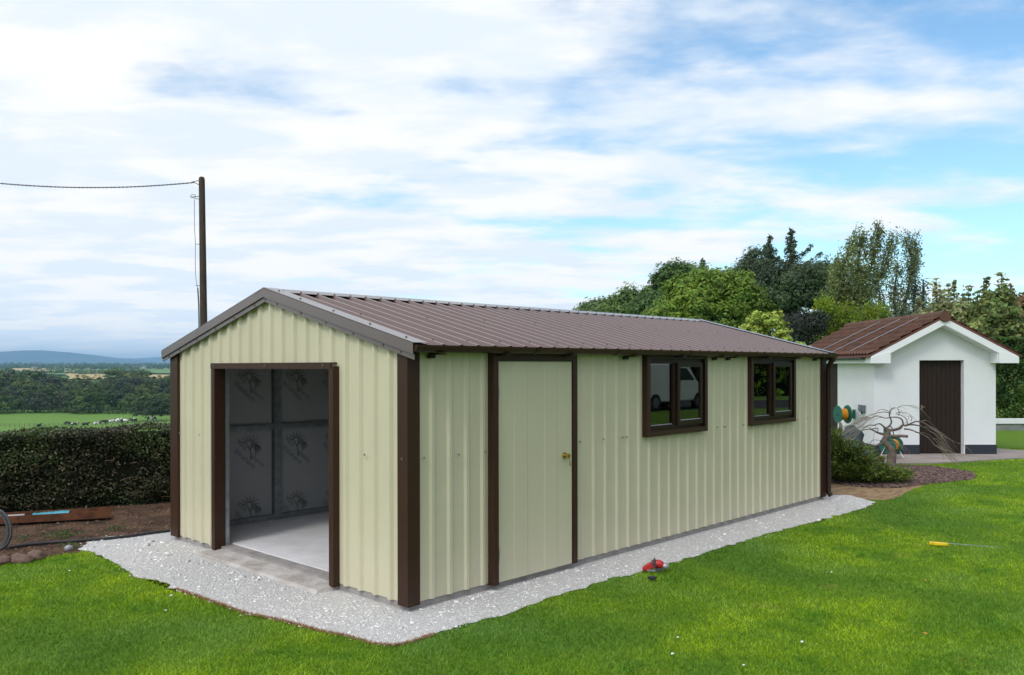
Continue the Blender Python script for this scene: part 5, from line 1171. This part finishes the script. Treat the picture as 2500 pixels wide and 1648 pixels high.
def cow_mat():
    m = bpy.data.materials.new('friesian_hide'); m.use_nodes = True; N = m.node_tree.nodes; L = m.node_tree.links; b = N['Principled BSDF']; b.inputs['Roughness'].default_value = .8
    tc = N.new('ShaderNodeTexCoord'); oi = N.new('ShaderNodeObjectInfo'); ad = N.new('ShaderNodeVectorMath'); ad.operation = 'ADD'; ml = N.new('ShaderNodeMath'); ml.operation = 'MULTIPLY'; ml.inputs[1].default_value = 40
    L.new(oi.outputs['Random'], ml.inputs[0]); L.new(tc.outputs['Object'], ad.inputs[0]); L.new(ml.outputs[0], ad.inputs[1])
    nz = N.new('ShaderNodeTexNoise'); nz.inputs['Scale'].default_value = 1.1; nz.inputs['Detail'].default_value = 1; L.new(ad.outputs[0], nz.inputs['Vector'])
    mr = N.new('ShaderNodeMapRange'); mr.inputs['From Min'].default_value = .52; mr.inputs['From Max'].default_value = .54; L.new(nz.outputs['Fac'], mr.inputs['Value'])
    mx = N.new('ShaderNodeMixRGB'); L.new(mr.outputs[0], mx.inputs[0]); mx.inputs[1].default_value = (.015, .014, .014, 1); mx.inputs[2].default_value = (.75, .72, .70, 1); L.new(mx.outputs[0], b.inputs['Base Color']); return m
m_cow = cow_mat(); m_cowk = mat('black_hide', (.014, .013, .013), .8)
cowm = {k: cow_mesh(*k) for k in ((False, False), (True, False), (False, True))}
cows = [(94.6, 1043, 1, 0, 1.5, 'black cow lying alone at far left of the herd'), (165, 1040.5, 0, 1, 2.8, 'dark cow seen end on, second from left'), (180, 1039.8, 1, 0, .1, 'black and white cow lying, third from left'), (208, 1040, 1, 0, .1, 'black cow lying in the middle left of the herd'), (236, 1038, 1, 0, .2, 'small pale patched cow before the main cluster'), (252, 1037, 0, 1, .2, 'dark cow at the left of the main cluster'),
        (265, 1036.8, 0, 0, .3, 'black and white cow facing the main cluster'), (279, 1036, 0, 0, 3.3, 'whitest cow in the middle of the main cluster'), (287, 1033, 0, 0, .1, 'black backed cow behind the whitest one'), (297, 1035.2, 0, 1, 1.9, 'dark cow seen end on beside the main cluster'), (308, 1034.2, 0, 0, .1, 'long black cow right of the main cluster'), (318, 1033.6, 0, 0, .2, 'black cow with white head at the cluster end'), (329, 1032.8, 0, 1, 1.5, 'small brown-black cow right of the cluster'), (366, 1029.5, 0, 0, .2, 'patched cow left of the lone field tree'), (376, 1029, 0, 0, 3.2, 'pale patched cow right of the lone field tree')]
for i, (px, py, ly, gz, rz, lab) in enumerate(cows):
    d = 290.0
    for _ in range(6): p = far(px, d); d = (1.8-p[2])*FPX/(py-PY0)
    p = far(px, d); me = cowm[(bool(ly), bool(gz) and not ly)]
    if not me.materials: me.materials.append(None)
    o = bpy.data.objects.new('cow', me); COL.objects.link(o); o.location = tuple(p); o.rotation_euler = (0, 0, ROT+rz)
    o.material_slots[0].link = 'OBJECT'; o.material_slots[0].material = m_cowk if i in (0, 1, 3, 5, 9, 12) else m_cow
    o.scale = (1.05,)*3; tag(o, lab, 'cow', 'cows in the pasture below the garden')
# wood
m_wood_leaf = [leafmat('wood_leaf_%d' % i, c, .35, .12, .6, tuple(k*.6 for k in c), .12) for i, c in enumerate([(0.045, 0.085, 0.020), (0.085, 0.155, 0.026), (0.060, 0.085, 0.040), (0.125, 0.185, 0.036)])]
wood_v = []
for v in range(6):
    r = np.random.default_rng(100+v); Rw = 5.6+.5*(v % 3); Hh = 11.5+(v % 3)*1.0
    envs = [(0, 0, Hh-Rw*.72, Rw, Rw, Rw*.72), (r.uniform(-2, 2), r.uniform(-2, 2), Hh-Rw*1.1, Rw*1.05, Rw*1.05, Rw*.7), (r.uniform(-2.5, 2.5), 0, 3.6, Rw*.95, Rw*.95, 3.2)]
    C = clumps_in(envs, 150, r, .8); V, F = leafcloud(C, 42, 1.05, .62, r, 0, .8)
    wood_v.append((npmesh('crown', V, F), trunkmesh(Hh, .35, v, 4)))
for me, tm in wood_v: tm.materials.append(m_bark); me.materials.append(m_wood_leaf[0])
def woodtree(p, v, s, label, group=None, mi=0, rz=0.0, name='woodland_tree'):
    cm, tm = wood_v[v]; t = empty(name, tuple(p), rz); tag(t, label, 'tree', group)
    a = bpy.data.objects.new('crown', cm); b = bpy.data.objects.new('trunk', tm)
    for o in (a, b): COL.objects.link(o); o.parent = t
    a.material_slots[0].link = 'OBJECT'; a.material_slots[0].material = m_wood_leaf[mi]; t.scale = (s*1.32, s*1.32, s); return t
rd = random.Random(12); ORD = [str(i) for i in range(1)]+['first', 'second', 'third', 'fourth', 'fifth', 'sixth', 'seventh', 'eighth', 'ninth', 'tenth', 'eleventh', 'twelfth', 'thirteenth', 'fourteenth', 'fifteenth', 'sixteenth']
rows = [(366, 9.5, .80), (384, 10, .95), (406, 10.5, 1.0), (432, 11, 1.05), (462, 12, 1.05), (498, 12, 1.05), (540, 12.5, 1.05), (590, 13, 1.0)]
for ri, (D, sp, sc) in enumerate(rows):
    x = -.635*D+rd.uniform(0, sp); cnt = 0
    while x < -.36*D:
        px = 1250+x*FPX/D; d = D+rd.uniform(-5, 5)-(8 if ri == 0 and (px < 60) else 0)-(6 if ri == 0 and px > 330 else 0)
        s = sc*rd.uniform(.8, 1.12)
        if ri >= 4 and 155 < px < 262: s *= .55
        if ri >= 5 and 352 < px < 420: s *= .72
        if ri >= 6 and px < 150: s *= .86
        if ri >= 5 and 285 < px < 350: s *= 1.15
        p = CF(x, d); p[2] = ground_z(p)-.6
        fr0 = ri == 0
        cnt += 1
        woodtree(p, rd.randrange(6), s, '%s tree from the left on the near edge of the wood' % ORD[cnt] if fr0 else 'dark green tree inside the wood beyond the pasture', 'trees on the near edge of the wood' if fr0 else 'trees inside the wood', rd.randrange(4), rd.uniform(0, 6.28))
        x += 1.3*sp*rd.uniform(.75, 1.2)
p = far(372, 317); woodtree(p, 3, .80, 'lone spreading field tree with bare trunk beside the cows', None, 0, .6, 'field_tree')
# undergrowth along the wood edge
r = np.random.default_rng(77); C = []
for px in np.arange(-80, 520, 2.6):
    d = 360+r.uniform(-3, 4)-(9 if px < 60 else 0)*smooth((60-px)/60)-(6 if px > 330 else 0); p = far(px, d); C.append((p[0], p[1], p[2]+r.uniform(.2, 2.0)))
V, F = leafcloud(np.array(C), 26, 1.3, .55, r, 0, .8); tag(link('undergrowth', npmesh('undergrowth', V, F), m_wood_leaf[0]), 'dark bushes filling the foot of the wood edge', 'undergrowth', kind='stuff')
# distinct fields seen over the wood
def field(px0, px1, d0, d1, mt, label, name='field'):
    n = 8; V = []; 
    for j in range(n+1):
        for i in range(n+1):
            d = d0+(d1-d0)*j/n; p = far(px0+(px1-px0)*i/n+(6*math.sin(j)), d, 1.2+.0008*d); V.append(tuple(p))
    F = [(j*(n+1)+i, j*(n+1)+i+1, (j+1)*(n+1)+i+1, (j+1)*(n+1)+i) for j in range(n) for i in range(n)]
    tag(link(name, npmesh(name, V, np.array(F), True), mt), label, kind='structure')
m_corn = mat('ripe_corn', (.46, .36, .17), .95, .1, vary=.15, vscale=.02); m_gf = mat('green_meadow', (.15, .25, .07), .95, .1, vary=.2, vscale=.02)
field(165, 262, 980, 1550, m_corn, 'tan corn field above the wood left of the shed'); field(150, 265, 760, 930, m_gf, 'small bright green field below the tan one')
field(355, 470, 930, 1350, m_corn, 'tan corn field just left of the shed corner'); field(30, 130, 1700, 2300, m_corn, 'thin far tan field at left')
field(60, 160, 1350, 1600, m_gf, 'pale green far field at left'); field(340, 470, 1500, 1900, m_gf, 'green far field near the shed corner')
# hedgerows and copses on the plain
def hedgerows():
    r = np.random.default_rng(55); C = []; S = []
    for D, dens, sz in ((640, .45, 1.0), (720, .5, 1.0), (960, .28, 1.0), (1400, .5, 1.1), (1480, .5, 1.1), (1950, .8, 1.3), (2350, .9, 1.5), (2900, .95, 1.8), (3600, .95, 2.2), (4500, 1.0, 2.8), (5600, 1.0, 3.4)):
        x = -.78*D
        while x < .05*D:
            nval = mnoise.noise(Vector((x*.006+D, D*.01, 0)))
            if nval > .45-dens:
                hgt = (5+5*max(0, nval)+3*r.random())*sz; d = D+D*.05*mnoise.noise(Vector((x*.003, D, 5)))
                if D < 1000 and (150 < 1250+x*FPX/D < 270 or 345 < 1250+x*FPX/D < 430): x += 6.5*sz; continue
                p = CF(x, d); gz = ground_z(p)
                for q in range(3): C.append((p[0]+r.normal(0, 3*sz), p[1]+r.normal(0, 3*sz), gz+hgt*r.uniform(.25, .85))); S.append(sz)
            x += 6.5*sz
    C = np.array(C); S = np.array(S); N = 26; n = len(C); d = r.normal(0, 1, (n*N, 3)); d /= np.linalg.norm(d, axis=1)[:, None]; P = np.repeat(C, N, 0)+d*(3.6*np.repeat(S, N)*(.5+.5*r.random(n*N)))[:, None]*np.array([1, 1, .8])
    V, F = quads(P, 2.0*np.repeat(S, N), r, 0, .7); tag(link('hedgerows', npmesh('hedgerows', V, F), leafmat('hedgerow_leaf', (.085, .15, .045), .3, .15, .7)), 'distant hedgerows and copses across the plain', 'hedgerows', kind='stuff')
hedgerows()
# farmhouses far away
wm = MB(); wm.prism([(-4, 0), (4, 0), (4, 5), (0, 7.6), (-4, 5)], -7, 7, lambda p, t: (t, p[0], p[1])); wm = wm.mesh('wall'); wm.materials.append(mat('farm_render', (.75, .74, .70), .8))
rm = MB(); rm.prism([(-4.4, 4.9), (0, 7.8), (4.4, 4.9), (4.4, 5.2), (0, 8.2), (-4.4, 5.2)], -7.3, 7.3, lambda p, t: (t, p[0], p[1])); rm = rm.mesh('roof'); rm.materials.append(mat('farm_slate', (.16, .15, .16), .7))
for i, (px, d, s, rz, lab) in enumerate(((85, 2150, 1.6, .1, 'white farmhouse beyond the plain at left'), (135, 2500, 1.7, .4, 'white farmhouse below the mountain summit'), (160, 2550, 2.2, .0, 'long pale farmhouse right of the summit'), (172, 2500, 1.8, .2, 'pale farmhouse beside the long one'), (330, 2300, 1.7, .3, 'pale farmhouse low above the wood near the shed'), (350, 2350, 2.0, .0, 'pale barn nearest the shed corner'), (12, 2400, 1.6, .1, 'white farmhouse at the left picture edge'))):
    p = far(px, d, -.3); t = empty('farmhouse', tuple(p), ROT+rz); tag(t, lab, 'farmhouse', 'farmhouses on the far plain'); t.scale = (s*.6, s*.6, s*.6)
    for me, nm in ((wm, 'wall'), (rm, 'roof')): o = bpy.data.objects.new(nm, me); COL.objects.link(o); o.parent = t
# mountain
def mountain():
    def build(name, prof, D, depth, label):
        xs = np.array([p[0] for p in prof]); ys = np.array([p[1] for p in prof]); pxs = np.linspace(xs.min(), xs.max(), 150); nd = 26; V = []
        for j in range(nd+1):
            f = j/nd; d = D-depth+2*depth*f; hk = math.sin(math.pi*f)**1.1 if f < .5 else math.cos(math.pi*(f-.5))
            for px in pxs:
                H = 1.8+D*(PY0-np.interp(px, xs, ys))/FPX; u = (px-1250)/FPX*D
                rid = mnoise.fractal(Vector((u*.0009, d*.0009, 1.0)), 1.0, 2.0, 5)*.16*H*math.sin(math.pi*f)*(1 if abs(f-.5) > .12 else .15)
                p = CF(u, d); V.append((p[0], p[1], -12+(H+12)*hk+rid))
        n = len(pxs); F = [(j*n+i, j*n+i+1, (j+1)*n+i+1, (j+1)*n+i) for j in range(nd) for i in range(n-1)]
        m = mat(name+'_heath', (.045, .062, .045), .95, .1, col2=(.10, .11, .06), vscale=.004, detail=8)
        tag(link(name, npmesh(name, V, np.array(F), True), m), label, kind='structure')
    build('mountain', [(-700, 893), (-400, 885), (-150, 874), (-60, 871), (0, 867.5), (30, 862.5), (60, 858), (85, 856), (102, 855.5), (140, 858.5), (165, 861.5), (195, 865), (212, 870), (232, 873.5), (270, 876), (300, 880), (345, 885), (412, 889), (520, 893), (600, 897)], 12000, 2600, 'broad blue mountain on the horizon left of the shed')
    build('hill', [(180, 890), (230, 876), (262, 874), (300, 874.5), (345, 876), (380, 873.5), (412, 872.5), (460, 873), (560, 878), (700, 888), (800, 895)], 16500, 2200, 'lower pale blue ridge behind the mountain slope')
mountain()
mst = MB(); mst.tube([(0, 0, 0), (0, 0, 42)], [2.4, 1.2], 5); p = at(102, 12000, zat(856.5, 12000)-8); o = mst.build('mast', mat('mast_steel', (.3, .3, .3), .6)); o.location = tuple(p); tag(o, 'tiny radio mast on the mountain summit', 'mast')

# ------------------------------------------------------------------ behind the camera's right shoulder: what the window panes mirror
vn = empty('white_van', (26.5, -15.5, -.06), math.radians(0)); tag(vn, 'white van parked across the drive, mirrored in the nearer window', 'van')
m_vw = mat('white_car_paint', (.78, .79, .80), .25, .5, coat=.6); m_dk = mat('dark_glass', (.02, .025, .03), .08, .6); m_ty = mat('tyre', (.02, .02, .02), .8)
mb = MB(); body = [(-2.5, .45), (-2.5, 1.75), (-2.3, 1.95), (.55, 1.95), (.9, 1.85), (1.55, 1.2), (2.35, 1.0), (2.5, .8), (2.5, .4), (2.1, .35), (-2.3, .35)]
mb.prism(body, -.9, .9, lambda p, t: (p[0], t, p[1])); o = mb.build('body', m_vw, vn); bv = o.modifiers.new('b', 'BEVEL'); bv.width = .08; bv.segments = 3
for s in (-1, 1):
    mb = MB(); mb.prism([(.1, 1.25), (.1, 1.75), (.62, 1.75), (1.25, 1.25)], s*.895, s*.915, lambda p, t: (p[0], t, p[1])); mb.build('side_window', m_dk, vn)
    for x in (-1.6, 1.6):
        mb = MB(); mb.tube([(x, s*.72, .34), (x, s*.94, .34)], .36, 20); w = mb.build('wheel', m_ty, vn); mb = MB(); mb.tube([(x, s*.93, .34), (x, s*.95, .34)], .21, 16); mb.build('rim', m_gal2, w)
hedge('drive_hedge', (22, -34), (60, -8), 2.5, 4.6, 4.2, -.1, 26000, .3, leafmat('drive_hedge_leaves', (.22, .38, .04), .4, .3, .6, (.07, .14, .02), .5), 'tall green hedge along the drive, mirrored in the windows', .3)
dp = [(19, -19), (40, -7), (43, -13), (24, -26)]
poly_sheet('drive', dp, -.052, mat('asphalt', (.06, .06, .062), .9, .2, vary=.2, vscale=3), label='grey drive behind the lawn')

# ------------------------------------------------------------------ haze
def haze():
    mb = MB(); mb.box(-19500, 19500, -19500, 19500, -40, 270)
    m = bpy.data.materials.new('haze_air'); m.use_nodes = True; N = m.node_tree.nodes; N.clear(); out = N.new('ShaderNodeOutputMaterial'); v = N.new('ShaderNodeVolumePrincipled')
    v.inputs['Color'].default_value = (.36, .67, 1.0, 1); v.inputs['Density'].default_value = HAZE; v.inputs['Anisotropy'].default_value = 0.0
    m.node_tree.links.new(v.outputs[0], out.inputs['Volume']); o = mb.build('haze', m); tag(o, 'thin blue air between the garden and the mountain', 'haze', kind='stuff')
HAZE = 0.00010
if HAZE: haze()
